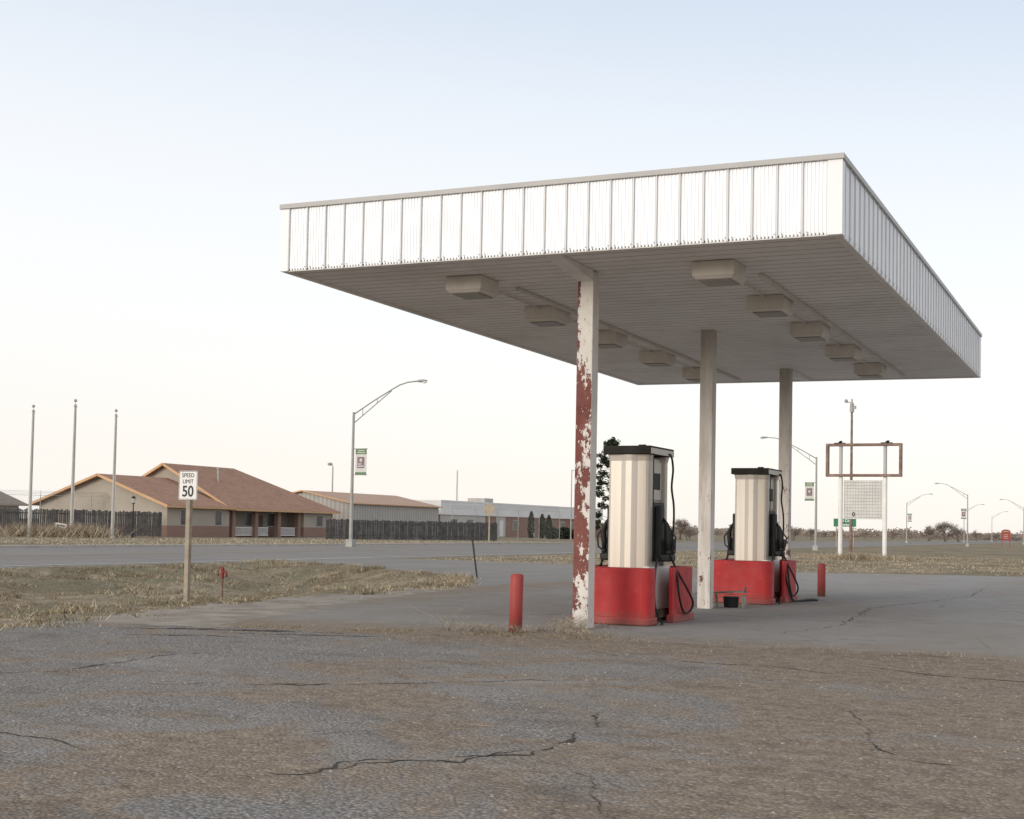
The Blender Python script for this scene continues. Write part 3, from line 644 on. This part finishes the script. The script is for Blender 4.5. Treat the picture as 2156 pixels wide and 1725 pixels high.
c.make("lattice",[M['steel']],t)

s=thing("empty_sign_frame","empty rusty sign frame on two white posts with letter board","sign",(-6.06,55,.05))
for x in(-1.18,1.18):
    c=MB(); c.cyl((x,0,-.2),(x,0,4.5),.12,n=14); c.cyl((x,0,4.5),(x,0,6.25),.095,n=12,m=1); c.make("post",[M['white'],M['cap']],s)
c=MB(); zl,zh=4.55,6.35; xl,xr=-1.97,2.06; d=.17; w=.14
o_=[(xl,zl),(xr,zl),(xr,zh),(xl,zh)]; i_=[(xl+w,zl+w),(xr-w,zl+w),(xr-w,zh-w),(xl+w,zh-w)]
v=[(x,y,z) for y in(-d,d) for x,z in o_]+[(x,y,z) for y in(-d,d) for x,z in i_]; fs=[]
for k in range(4):
    l=(k+1)%4; fs+=[(k,l,4+l,4+k),(8+k,12+k,12+l,8+l),(4+k,4+l,12+l,12+k),(k,8+k,8+l,l)]
c.add(v,fs); c.make("sign_frame",[M['rust']],s,bevel=.008)
for x in(-1.25,1.25):
    c=MB(); c.box((x-.3,-.08,6.352),(x+.3,.08,6.40)); c.beam((x,-.05,6.40),(x+.12,-.2,6.46),.14,.07); c.make("flood_light_bracket",[M['black']],s)
c=MB(); c.box((-1.0,-.09,2.26),(1.02,.03,4.36),0)
for i in range(12): z=2.34+i*.172; c.box((-.96,-.10,z),(.98,-.088,z+.028),1)
for i in range(14): x=-.95+i*.148; c.box((x,-.104,2.32),(x+.007,-.088,4.30),1)
c.make("letter_board",[M['board'],M['boardline']],s)
text("0",.32,M['textb'],s,(-.46,-.11,2.5),bold=.006)
s=thing("green_direction_sign","green highway direction sign with white lettering","road sign",(-22.4,132.8,0))
for x in(-1.0,.9):
    c=MB(); c.box((x,0,0),(x+.1,.08,3.2)); c.make("post",[M['wood']],s)
c=MB(); c.box((-1.28,-.04,2.25),(1.28,0,3.22),1); c.box((-1.24,-.045,2.29),(1.24,-.038,3.18),0); c.make("sign_plate",[M['green'],M['textw']],s)
text("Hill City",.42,M['textw'],s,(0,-.05,2.95),bold=.008); text("Norton",.42,M['textw'],s,(0,-.05,2.5),bold=.008)
s=thing("church_sign","small maroon arched roadside sign with yellow header","sign",(-10.7,193,0),sc=.85)
for x in(-.7,.58):
    c=MB(); c.box((x,0,0),(x+.12,.12,1.3)); c.make("post",[M['brownsign']],s)
c=MB(); arc=[(-.75,1.1),(.75,1.1),(.75,2.7)]+[(.75*math.cos(R(a)),2.7+.35*math.sin(R(a))) for a in range(15,180,15)]+[(-.75,2.7)]; n=len(arc)
c.add([(x,-.05,z) for x,z in arc]+[(x,0,z) for x,z in arc],[tuple(range(n)),tuple(range(2*n-1,n-1,-1))]+[(i,n+i,n+(i+1)%n,(i+1)%n) for i in range(n)],0)
c.box((-.5,-.06,2.6),(.5,-.048,2.8),1)
for z in (2.1,1.8,1.5): c.box((-.35,-.06,z),(.35,-.048,z+.06),2)
c.make("sign_plate",[M['brownsign'],M['yellow'],M['banw']],s)
s=thing("notice_board","small tilted white notice board in tall dry grass","sign",(-73.6,66.5,0),R(10))
for a,b in(((-.4,0,0),(-.45,0,1.1)),((.4,0,0),(.35,0,1.0))):
    c=MB(); c.beam(a,b,.06,.06); c.make("leg",[M['wood']],s)
c=MB(); c.add([(-.55,-.06,.45),(.5,-.06,.35),(.55,-.03,1.05),(-.5,-.03,1.18),(-.55,-.03,.45),(.5,-.03,.35),(.55,0,1.05),(-.5,0,1.18)],[(0,1,2,3),(7,6,5,4),(0,4,5,1),(1,5,6,2),(2,6,7,3),(3,7,4,0)]); c.make("board",[M['signw']],s)
text("NOTICE",.22,M['textb'],s,(0,-.07,.93),rot=(R(86),R(5),0),bold=.006)
for i in range(2): text("NO TRESPASSING" if i==0 else "PRIVATE PROPERTY",.095,M['textb'],s,(0,-.075,.72-.15*i),rot=(R(86),R(5),0))
s=thing("yard_lantern","black garden lantern post before the house","lamp post",(-72.0,73.4,0))
c=MB(); c.cyl((0,0,0),(0,0,3.0),.06,.045,n=8); c.cyl((0,0,0),(0,0,.3),.1,.08,n=8); c.make("pole",[M['black']],s)
c=MB(); c.cyl((0,0,3.0),(0,0,3.4),.11,.19,n=6,m=1,sm=False); c.cyl((0,0,3.4),(0,0,3.62),.25,.04,n=6,sm=False); c.cyl((0,0,2.93),(0,0,3.0),.14,n=6,sm=False); c.make("lantern",[M['black'],M['cream2']],s)

# ---------------------------------------------------------------- fences
def picket(name,label,p0,p1,h):
    F=thing(name,label,"fence",(p0[0],p0[1],0))
    L=math.hypot(p1[0]-p0[0],p1[1]-p0[1]); F.rotation_euler=(0,0,math.atan2(p1[1]-p0[1],p1[0]-p0[0]))
    c=MB(); x=0
    while x<L:
        hh=h*(1+random.uniform(-.04,.03)); w=.14
        if random.random()>.015: c.box((x,-.012,.05+random.uniform(0,.04)),(x+w,.012,hh))
        x+=w+random.choice((.015,.02,.03,.05))
    c.make("pickets",[M['fence']],F)
    for a,b in((.4,.5),(h-.4,h-.3)):
        c=MB(); c.box((0,.015,a),(L,.07,b)); c.make("rail",[M['fence']],F)
    for i in range(int(L/2.4)+1):
        c=MB(); c.box((i*2.4,.07,0),(i*2.4+.1,.17,h-.05)); c.make("post",[M['fence']],F)
picket("wooden_fence","dark weathered wooden picket fence before the house",(-84,60.5),(-74.3,79.9),2.3)
picket("wooden_fence","long dark weathered wooden fence beside metal shed",(-61.9,88.6),(-54.0,109),1.95)
def wirefence(label,p0,p1,h,step):
    F=thing("wire_fence",label,"fence",(p0[0],p0[1],0)); L=math.hypot(p1[0]-p0[0],p1[1]-p0[1]); F.rotation_euler=(0,0,math.atan2(p1[1]-p0[1],p1[0]-p0[0]))
    n=int(L/step)
    for i in range(n+1):
        c=MB(); x=i*L/n; c.cyl((x,0,0),(x,0,h-.4),.04,n=6); c.cyl((x,0,h-.4),(x,.3,h),.025,n=5); c.make("post",[M['steel']],F)
    c=MB(); c.cyl((0,0,h-.45),(L,0,h-.45),.025,n=4)
    for k in range(3): c.cyl((0,.1*k+.08,h-.3+.12*k),(L,.1*k+.08,h-.3+.12*k),.012,n=3)
    x=0
    while x<L: c.cyl((x,0,0),(x+.8,0,h-.5),.005,n=3,caps=False); c.cyl((x+.8,0,0),(x,0,h-.5),.005,n=3,caps=False); x+=.2
    c.make("wire_mesh",[M['steel']],F)
wirefence("tall chain link fence topped with barbed wire",(-92,70),(-79,82.5),4.1,4)
wirefence("chain link enclosure with barbed wire beyond wooden fence",(-64,118),(-57,133),4.0,3)

# ---------------------------------------------------------------- houses
H=thing("brick_house","low tan and brick house with brown gabled roofs and orange trim","house",(-74.2,80.6,0))
EV=2.95
c=MB()
c.prism([(-15.7,0),(0,0),(0,9.4),(-15.7,9.4)],1.05,EV)
c.add([(-15.7,0,EV),(0,0,EV),(-7.85,0,5.65),(-15.7,.2,EV),(0,.2,EV),(-7.85,.2,5.65)],[(0,1,2),(5,4,3),(0,2,5,3),(1,4,5,2)])
c.prism([(-16.2,9.5),(-2.2,9.5),(-2.2,22.5),(0,22.5),(0,28.2),(-16.2,28.2)],1.05,EV)
c.add([(-16.2,9.5,EV),(0,9.5,EV),(-8.1,9.5,7.1),(-16.2,9.7,EV),(0,9.7,EV),(-8.1,9.7,7.1)],[(0,1,2),(5,4,3),(0,2,5,3),(1,4,5,2)])
c.make("wall",[M['tan']],H)
c=MB(); c.prism([(-15.72,-.02),(.02,-.02),(.02,9.4),(-15.72,9.4)],0,1.07); c.prism([(-16.22,9.52),(-2.18,9.52),(-2.18,22.48),(.02,22.48),(.02,28.22),(-16.22,28.22)],0,1.07)
c.make("brick_base",[M['brick']],H)
def gable(c,x0,x1,y0,y1,ev,rg,oh=.6,oy=.7,th=.2,hip=0):
    xm=(x0+x1)/2; sl=(rg-ev)/((x1-x0)/2); e=ev-oh*sl
    a=y0-oy;b=y1+oy
    c.slab([(x1+oh,a,e),(x1+oh,b,e),(xm,b-hip,rg),(xm,a,rg)],th)
    c.slab([(x0-oh,b,e),(x0-oh,a,e),(xm,a,rg),(xm,b-hip,rg)],th)
    if hip: c.slab([(x1+oh,b,e),(x0-oh,b,e),(xm,b-hip,rg)],th)
    return e,a,b,xm
c=MB(); e1,a1,b1,xm1=gable(c,-15.7,0,0,9.0,EV+.2,5.85); e2,a2,b2,xm2=gable(c,-16.2,0,9.6,28.2,EV+.2,7.35,hip=8.2)
roof=c.make("roof",[M['roof']],H)
for (e,a,x0,x1,xm,rg) in((e1,a1,-16.3,.6,xm1,5.85),(e2,a2,-16.8,.6,xm2,7.35)):
    for xx in(x0,x1):
        c=MB(); c.beam((xx,a-.03,e-.1),(xm,a-.03,rg-.1),.06,.24); c.make("roof_trim",[M['orange']],roof)
for y0,y1,e in((a1,b1,e1),(b1,b2,e2)):
    c=MB(); c.beam((.63,y0,e-.12),(.63,y1,e-.12),.05,.18); c.make("roof_trim",[M['orange']],roof)
c=MB(); c.cyl((-5,14,5),(-5,14,6.9),.12,n=8); c.cyl((-5,14,6.9),(-5,14,7.05),.2,n=8); c.make("roof_vent",[M['steel']],roof)
def window(par,x,y,z,w,h,face='x',mat='glass'):
    c=MB()
    if face=='x': c.box((x-.02,y-w/2-.07,z-.07),(x+.05,y+w/2+.07,z+h+.07))
    else: c.box((x-w/2-.07,y-.05,z-.07),(x+w/2+.07,y+.02,z+h+.07))
    W=c.make("window",[M['frame']],par)
    c=MB()
    if face=='x': c.box((x+.052,y-w/2,z),(x+.062,y+w/2,z+h))
    else: c.box((x-w/2,y-.062,z),(x+w/2,y-.052,z+h))
    c.make("window_pane",[M[mat]],W)
for y in(2.4,7.6): window(H,.0,y,1.15,1.0,1.4)
for y in(11.5,15.5,19.5): window(H,-2.2,y,1.15,1.4,1.3)
window(H,.0,25.5,1.2,1.2,1.2); window(H,-11,0,1.2,1.2,1.2,'y')
c=MB(); c.box((-2.2,17,.1),(-2.12,18,2.2)); c.make("door",[M['bark']],H)
for y in(10.4,14.2,18.2,21.9):
    c=MB(); c.box((-.65,y-.25,0),(-.15,y+.25,2.75)); c.box((-.7,y-.3,0),(-.1,y+.3,.15)); c.make("porch_pier",[M['brick']],H)
for y0,y1 in((10.8,13.8),(14.6,16.6),(18.6,21.5)):
    c=MB(); c.box((-.5,y0,.95),(-.4,y1,1.03)); c.box((-.5,y0,.15),(-.4,y1,.22)); y=y0+.1
    while y<y1: c.box((-.48,y,.2),(-.43,y+.06,.97)); y+=.18
    c.make("porch_railing",[M['white']],H)
H2=thing("neighbour_house","small grey house with brown hipped roof behind fence","house",(-101,72,0))
c=MB(); c.box((-10.4,0,0),(0,17,3.2)); c.make("wall",[M['stucco']],H2)
c=MB(); e3,a3,b3,xm3=gable(c,-10.4,0,0,17,3.4,6.9,hip=6); rf=c.make("roof",[M['roofg']],H2)
c=MB(); c.beam((.63,a3,e3-.1),(.63,b3,e3-.1),.06,.22); c.make("roof_trim",[M['tan']],rf)
window(H2,0,14,1.2,1,1.2)
S=thing("metal_shed","long corrugated metal shed with low orange roof","shed",(-77.4,117.8,0))
c=MB(); c.box((-13.6,0,0),(0,21.9,4.0)); c.add([(-13.6,0,4.0),(0,0,4.0),(-6.8,0,5.3),(-13.6,.2,4.0),(0,.2,4.0),(-6.8,.2,5.3)],[(0,1,2),(5,4,3),(0,2,5,3),(1,4,5,2)]); c.make("wall",[M['shed']],S)
c=MB(); gable(c,-13.6,0,0,21.9,4.1,5.5,.35,.4,.12); rf=c.make("roof",[M['shedroof']],S)
for a,b,hh in(((.37,-.4,3.98),(.37,22.3,3.98),.12),((.37,-.43,4.0),(-6.8,-.43,5.45),.16),((-14,-.43,4.0),(-6.8,-.43,5.45),.16)):
    c=MB(); c.beam(a,b,.05,hh); c.make("roof_trim",[M['orange']],rf)
c=MB(); c.box((-9,-.06,0),(-5.5,-.0,3.0)); c.make("door",[M['frame']],S)
B=thing("long_brick_building","long low flat-roofed brick building with white parapet","building",(-80,145,0))
c=MB(); c.box((-18,0,0),(0,61,3.1)); c.make("wall",[M['brick2']],B)
c=MB(); c.box((-18.2,-.2,3.1),(.2,61.2,4.9)); c.box((-18.25,-.25,4.89),(.25,61.25,5.1)); c.make("parapet",[M['wtrim']],B)
for a,b in((0.02,14),(18,21)):
    c=MB(); c.box((-.02,a,.0),(.04,b,3.09)); c.make("stucco_bay",[M['stucco']],B)
c=MB(); c.box((-9,26,5.1),(-6,29,6.0)); c.make("roof_unit",[M['greysteel']],B)
for y in(4,9,24.5,38,43,48,53): window(B,.05,y,1.2,1.8,1.3)
for y in(19.5,31):
    c=MB(); c.box((.04,y-.6,.1),(.11,y+.6,2.5)); c.make("door",[M['white']],B)
S2=thing("low_brick_house","distant low reddish brick house among bare trees","house",(-78,318,0))
c=MB(); c.box((-10,0,0),(0,22,3.2)); c.make("wall",[M['brick2']],S2); c=MB(); gable(c,-10,0,0,22,3.3,5.2,.5,.5,.2,hip=5); c.make("roof",[M['roof']],S2)

# ---------------------------------------------------------------- vegetation
def leafcloud(mb,n,fn,size,flat=.6,mw=(5,3,4),asp=.45):
    for _ in range(n):
        p=fn()
        a=Vector((random.gauss(0,1),random.gauss(0,1),random.gauss(0,flat))).normalized(); b=a.orthogonal().normalized()
        b=(Matrix.Rotation(random.uniform(0,6.28),3,a)@b); s=size*random.uniform(.5,1.3)
        P=Vector(p); mb.add([P-a*s,P+b*s*asp,P+a*s,P-b*s*asp],[(0,1,2,3)],random.choices(range(len(mw)),mw)[0])
leafm=[M['leaf0'],M['leaf1'],M['leaf2']]
def conifer(loc,h,w,n,label,name="pine_tree"):
    T=thing(name,label,"tree",loc); c=MB(); c.cyl((0,0,0),(.1,0,h*.95),.16,.03,n=8)
    cl=[((0,0,h*.97),.3),((.2,0,h*.9),.45)]
    for i in range(60):
        z=h*random.uniform(.12,.96); r=w*(1-(z/h)**2)**.6*random.uniform(.35,1); a=random.uniform(0,6.28)
        q=(r*math.cos(a),r*math.sin(a),z+.1*r); cl.append((q,random.uniform(.25,.5)*w*.5)); c.cyl((0,0,z-.25*r),q,.035,.01,n=4,caps=False)
    c.make("trunk",[M['bark']],T)
    m=MB()
    def fn():
        q,r=random.choice(cl); v=Vector((random.gauss(0,1),random.gauss(0,1),random.gauss(0,.6))); v=v.normalized()*r*random.random()**.4; return Vector(q)+v
    leafcloud(m,n,fn,.14); m.make("crown",leafm,T,fix=False)
conifer((-33.4,88.8,0),9.4,2.0,6000,"tall ragged dark evergreen tree beyond the pumps")
def shrub(loc,rx,rz,n,label,name,cat,group=None,pw=1):
    T=thing(name,label,cat,loc,group=group); c=MB(); c.cyl((0,0,0),(0,0,rz),.08,.03,n=6)
    for i in range(6): a=i*1.05; c.cyl((0,0,.1),(rx*.5*math.cos(a),rx*.5*math.sin(a),rz*.9),.03,.01,n=4)
    c.make("trunk",[M['bark']],T); m=MB()
    def fn():
        u=random.random(); z=2*rz*u; prof=(math.sin(math.pi*min(.98,u*.9+.1)))**pw; a=random.uniform(0,6.28)
        r=rx*prof*(random.random()**.35)*(1+.22*noise.noise((math.cos(a)*2,math.sin(a)*2,z*1.5+loc[1]))); return (r*math.cos(a),r*math.sin(a),z+.03)
    leafcloud(m,n,fn,.13 if rx<1 else .16); m.make("crown",leafm,T,fix=False)
for (x,y,h) in((-72,157.8,3.8),(-72,161.7,3.5),(-72,164.2,3.4)): shrub((x,y,0),.52,h/2,1500,"narrow dark columnar evergreen by the brick building","cypress_shrub","shrub","columnar evergreens",.6)
for (x,y,r) in((-66,151.5,1.0),(-66,155.9,1.35),(-65,158.5,1.1)): shrub((x,y,0),r,.8,1800,"rounded dark green evergreen shrub","round_shrub","shrub","rounded shrubs",.5)
def baretree(loc,h,label,spread=1.0,depth=6,dens=1500):
    T=thing("bare_tree",label,"tree",loc,group="bare winter trees"); c=MB(); t=MB(); tips=[]
    def grow(p,d,L,r,k):
        q=p+d*L; (c if k>=3 else t).cyl(p,q,r,r*.7,n=5 if k>=3 else 3,caps=False)
        if k<=2: tips.append(q)
        if k==0: return
        for _ in range(3):
            nd=(d+Vector((random.gauss(0,.6),random.gauss(0,.6),random.gauss(.0,.25)))*spread).normalized(); grow(q if random.random()<.7 else p+d*L*.7,nd,L*random.uniform(.62,.85),r*.66,k-1)
    for _ in range(3): grow(Vector((random.gauss(0,.2),random.gauss(0,.2),0)),Vector((random.gauss(0,.3),random.gauss(0,.3),1)).normalized(),h*.20,h*.022,depth-1)
    c.make("trunk",[M['bark']],T)
    leafcloud(t,dens,lambda:random.choice(tips)+Vector((random.gauss(0,.22),random.gauss(0,.22),random.gauss(0,.22)))*h*.15,h*.035,1,(3,1),.10)
    t.make("crown",[M['twig'],M['twig2']],T,fix=False)
def place(px,t): return (7.65+t*(-.4240+.9057*px),-18.95+t*(.9048+.4236*px),0)
for a,t,h,dn in((.3216,330,9.0,3500),(.3105,335,7,2600),(.332,340,6.5,2600),(.126,210,6.0,2200),(.132,215,4.5,1500),(.2095,260,5,1500),(.222,300,5,1500),(.345,420,6,1500),(.36,430,5,1500),(.283,420,5.5,1500),(.19,330,5,1500),(.165,330,5,1500),(.243,380,6,1500),(.262,400,5,1500)):
    baretree(place(a,t),h*.85,"leafless winter tree with fine brown twigs",dens=dn)
m=MB()
for i in range(600):
    a=random.uniform(.10,.46); t=random.uniform(480,900); x,y,_=place(a,t); h=random.uniform(2.2,4.2)*t/560*(.6+.6*abs(noise.noise((a*40,0,0)))*1.8)
    w=h*random.uniform(.8,1.6); mi=random.choice((0,0,1))
    for k in range(44):
        u=random.random(); px=x+random.gauss(0,w*.4); py=y+random.gauss(0,w*.3); pz=h*u**.7*random.uniform(.6,1)
        s=random.uniform(.15,.45)*t/560; m.add([(px-s,py,pz),(px,py+.2,pz-s*.5),(px+s,py,pz+.1),(px,py,pz+s*1.1)],[(0,1,2,3)],mi)
o=m.make("distant_tree_line",[M['twig'],M['twig2']],fix=False); o["kind"]="stuff"; tag(o,"hazy brown line of distant leafless trees","tree line")
m=MB()
for i in range(130):
    a=random.uniform(-.10,.08); t=random.uniform(600,900); x,y,_=place(a,t); h=random.uniform(3,6)
    for k in range(22):
        px=x+random.gauss(0,3); py=y; pz=h*random.random(); s=random.uniform(.4,1); m.add([(px-s,py,pz),(px,py+.2,pz-s*.5),(px+s,py,pz+.1),(px,py,pz+s*.9)],[(0,1,2,3)],0)
o=m.make("distant_tree_line",[M['twig'],M['twig2']],fix=False); o["kind"]="stuff"; tag(o,"thin line of distant trees beyond the buildings","tree line")

def blades(name,label,pts,hfun,wid,cat="dry grass"):
    n=len(pts); V=np.zeros((n*3,3)); mi=np.zeros(n,dtype=np.int32)
    for i,(x,y) in enumerate(pts):
        h,tone=hfun(x,y); z=hgt(x,y); a=random.uniform(0,6.28); w=wid*random.uniform(.6,1.4); lx=random.gauss(0,.8)*h; ly=random.gauss(0,.8)*h
        dx=math.cos(a)*w;dy=math.sin(a)*w
        V[3*i]=(x-dx,y-dy,z-.01);V[3*i+1]=(x+dx,y+dy,z-.01);V[3*i+2]=(x+lx,y+ly,z+h); mi[i]=tone
    me=bpy.data.meshes.new(name); me.vertices.add(n*3); me.vertices.foreach_set("co",V.ravel()); me.loops.add(n*3); me.loops.foreach_set("vertex_index",np.arange(n*3,dtype=np.int32))
    me.polygons.add(n); me.polygons.foreach_set("loop_start",np.arange(0,n*3,3,dtype=np.int32)); me.polygons.foreach_set("loop_total",np.full(n,3,dtype=np.int32))
    for k in range(4): me.materials.append(M['blade%d'%k])
    me.polygons.foreach_set("material_index",mi); me.update(); me.validate()
    o=bpy.data.objects.new(name,me); COL.objects.link(o); o["kind"]="stuff"; tag(o,label,cat); return o
pts=[]
while len(pts)<64000:
    x=random.uniform(-23.0,-5.4); y=random.uniform(-9,26)
    if y>yb(x)-.1+.8*noise.noise((x,y,0)): continue
    edge=-7.6+.8*noise.noise((3,y*.6,0))+.4*noise.noise((3,y*2.2,0)) if y>-2 else (-6.8 if y>-4 else -6.4+.5*noise.noise((4,y,0)))
    if x>edge+.9: continue
    if x>edge and random.random()<(x-edge)/.9*1.15: continue
    if noise.noise((x*.9,y*.9,4))<-.12 and random.random()<.92: continue
    pts.append((x,y))
def hf(x,y):
    c=noise.noise((x*.45,y*.45,1)); d=noise.noise((x*1.8,y*1.8,2)); h=max(.018,.055+.16*c+.10*d)*random.uniform(.5,1.3)
    q=noise.noise((x*.35,y*.35,7))+.5*noise.noise((x*1.3,y*1.3,8))
    tone=random.choices((0,1,2,3),(3.6,3.5,.7,1.0) if q>.02 else (.5,1.6,3.8,2.8))[0]; return h,tone
blades("verge_grass","dry tan grass covering the roadside ditch",pts,hf,.012)
pts=[]
while len(pts)<24000:
    x=random.uniform(-22,8); y=random.uniform(32.5,76)
    if y<33+ max(0,(x+4)*.45): continue
    if noise.noise((x*.5,y*.5,14))<-.1 and random.random()<.85: continue
    pts.append((x,y))
blades("field_grass","dry pale grass field beyond the forecourt",pts,lambda x,y:((.04+.12*max(0,noise.noise((x*.4,y*.4,3))))*random.uniform(.5,1.5),random.choices((0,1,2,3),(4,4,1,1.5))[0]),.02)
pts=[(random.gauss(-6.1,1.3),random.gauss(54.6,.7)) for _ in range(1500)]
blades("sign_base_weeds","tufts of tall dry weeds round the sign posts",pts,lambda x,y:(random.uniform(.15,.45),random.choice((0,1,3))),.018)
pts=[]
for (cx,cy,s_) in((-75.8,64.2,1.2),(-75.0,68.2,1.0),(-71.5,67.3,1.6),(-73.2,66,1.1)): pts+=[(random.gauss(cx,s_*.7),random.gauss(cy,s_)) for _ in range(700)]
blades("tall_dry_grass","clumps of tall dry ornamental grass round flagpoles",pts,lambda x,y:(random.uniform(.4,1.35),random.choice((0,1,3))),.03)
pts=[(random.uniform(-66,-43.6),random.uniform(40,115)) for _ in range(12000)]
blades("far_verge_grass","pale dry lawn between road and houses",pts,lambda x,y:(random.uniform(.04,.12),random.choices((0,1,2),(5,3,1))[0]),.03)
def weeds(name,label,spots):
    m=MB()
    for (cx,cy,n,r,h) in spots:
        for _ in range(n):
            x=random.gauss(cx,r); y=random.gauss(cy,r*.45); a=random.uniform(0,6.28); l=h*random.uniform(.25,1.1); le=random.uniform(.3,1.6)*l
            p0=Vector((x,y,.004)); p1=p0+Vector((math.cos(a)*le*.35,math.sin(a)*le*.35,l*.55)); p2=p0+Vector((math.cos(a)*le,math.sin(a)*le,l))
            m.tube([p0,p1,p2],[.0035,.0025,.001],3,random.choice((0,1,2)))
            for k in range(3):
                q=p1.lerp(p2,random.random()); b=random.uniform(0,6.28); m.tube([q,q+Vector((math.cos(b)*.05,math.sin(b)*.05,.03))],[.002,.001],3,0)
    o=m.make(name,[M['blade0'],M['blade1'],M['blade3']],fix=False); o["kind"]="stuff"; tag(o,label,"weeds")
weeds("dry_weeds","thin dry weeds at the bollard and column base",[(-.85,-1.75,90,.30,.13),(-.35,-1.6,40,.12,.13),(.15,-1.1,80,.26,.17),(-.05,-.35,60,.16,.20),(.4,-1.45,50,.28,.09),(-1.3,-1.9,12,.05,.36)])
pts=[]
for _ in range(6500):
    x=random.uniform(-4,7.5); y0=-2.05+(x+.9)*.16 if x<3.7 else -1.33
    if x<-.9: y0=-2.05+(x+.9)*.3
    pts.append((x,random.gauss(y0,.16)))
pts=[p for p in pts if noise.noise((p[0]*1.2,0,5))>-.08 and (p[0]<1.2 or random.random()<.3)]
blades("crack_weeds","short dry weeds along the asphalt seam",pts,lambda x,y:(random.uniform(.012,.06),random.choice((1,1,3,2))),.006)
m=MB()
for _ in range(3200):
    x=random.uniform(-6,9); y=random.uniform(-13.5,-1); r=random.uniform(.005,.015)
    if noise.noise((x*.5,y*.5,3))<-.05: continue
    vs=[(x+r*random.uniform(.6,1.2)*dx,y+r*random.uniform(.6,1.2)*dy,.004+r*.8*max(0,dz_)) for dx,dy,dz_ in((1,0,0),(0,1,0),(-1,0,0),(0,-1,0),(0,0,1))]
    m.add(vs,[(0,1,4),(1,2,4),(2,3,4),(3,0,4)],random.choice((0,1,2)))
o=m.make("loose_gravel",[M['apron'],M['greysteel'],M['rust']],fix=False); o["kind"]="stuff"; tag(o,"loose gravel chips scattered over old asphalt","gravel")

# ---------------------------------------------------------------- world, sun
w=bpy.data.worlds.new("World"); scene.world=w; w.use_nodes=True; nt=w.node_tree; nt.nodes.clear()
out=nt.nodes.new("ShaderNodeOutputWorld"); add=nt.nodes.new("ShaderNodeAddShader")
sky=nt.nodes.new("ShaderNodeTexSky"); sky.sky_type='NISHITA'; sky.sun_disc=False
sd=Vector((-.45,-1.0,.24)).normalized(); el=math.asin(sd.z); az=math.atan2(sd.x,sd.y)
sky.sun_elevation=el; sky.sun_rotation=az
b1=nt.nodes.new("ShaderNodeBackground"); nt.links.new(sky.outputs[0],b1.inputs[0]); b1.inputs[1].default_value=.02
tc=nt.nodes.new("ShaderNodeTexCoord"); sp=nt.nodes.new("ShaderNodeSeparateXYZ"); nt.links.new(tc.outputs["Generated"],sp.inputs[0])
rp=nt.nodes.new("ShaderNodeValToRGB"); rp.color_ramp.interpolation='B_SPLINE'
nx_=nt.nodes.new("ShaderNodeMath"); nx_.operation='MULTIPLY_ADD'; nt.links.new(sp.outputs[0],nx_.inputs[0]); nx_.inputs[1].default_value=.085
nt.links.new(sp.outputs[2],nx_.inputs[2])
nt.links.new(nx_.outputs[0],rp.inputs[0])
els=[(0.0,(.92,.875,.835)),(.06,(.94,.92,.90)),(.15,(.94,.94,.945)),(.26,(.83,.865,.915)),(.36,(.60,.69,.82)),(.6,(.63,.66,.71)),(1.0,(.61,.63,.68))]
cr=rp.color_ramp
cr.elements[0].position=0; cr.elements[0].color=els[0][1]+(1,); cr.elements[1].position=1; cr.elements[1].color=els[-1][1]+(1,)
for p_,c_ in els[1:-1]: e_=cr.elements.new(p_); e_.color=c_+(1,)
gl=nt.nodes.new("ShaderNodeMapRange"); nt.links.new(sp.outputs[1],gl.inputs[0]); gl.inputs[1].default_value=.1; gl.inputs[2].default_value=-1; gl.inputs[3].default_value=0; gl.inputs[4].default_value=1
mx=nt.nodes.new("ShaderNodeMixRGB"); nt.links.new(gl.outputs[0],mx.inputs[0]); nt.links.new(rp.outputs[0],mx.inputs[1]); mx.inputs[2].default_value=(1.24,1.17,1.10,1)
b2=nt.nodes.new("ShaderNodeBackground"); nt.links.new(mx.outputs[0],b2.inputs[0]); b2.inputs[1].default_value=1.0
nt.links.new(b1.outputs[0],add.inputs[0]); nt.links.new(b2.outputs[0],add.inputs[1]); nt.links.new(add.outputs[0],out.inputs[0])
sl=bpy.data.lights.new("sun",'SUN'); sl.energy=1.7; sl.angle=R(20); sl.color=(1,.93,.84)
so=bpy.data.objects.new("sun",sl); COL.objects.link(so); so.rotation_euler=sd.to_track_quat('Z','Y').to_euler()

# ---------------------------------------------------------------- camera
cam=bpy.data.cameras.new("camera"); co=bpy.data.objects.new("camera",cam); COL.objects.link(co); scene.camera=co
yaw,pit,rol=R(25.112),R(2.316),R(1.097)
fw=Vector((-math.sin(yaw)*math.cos(pit),math.cos(yaw)*math.cos(pit),math.sin(pit))); r_=Vector((math.cos(yaw),math.sin(yaw),0)); u_=r_.cross(fw)
r2=r_*math.cos(rol)+u_*math.sin(rol); u2=-r_*math.sin(rol)+u_*math.cos(rol)
mt=Matrix((r2,u2,-fw)).transposed().to_4x4(); mt.translation=Vector((7.65,-18.95,1.5)); co.matrix_world=mt
cam.sensor_width=36; cam.lens=47.36; cam.shift_y=.0619; cam.clip_end=8000; cam.clip_start=.1
scene.view_settings.view_transform='Standard'; scene.view_settings.look='None'; scene.view_settings.exposure=0
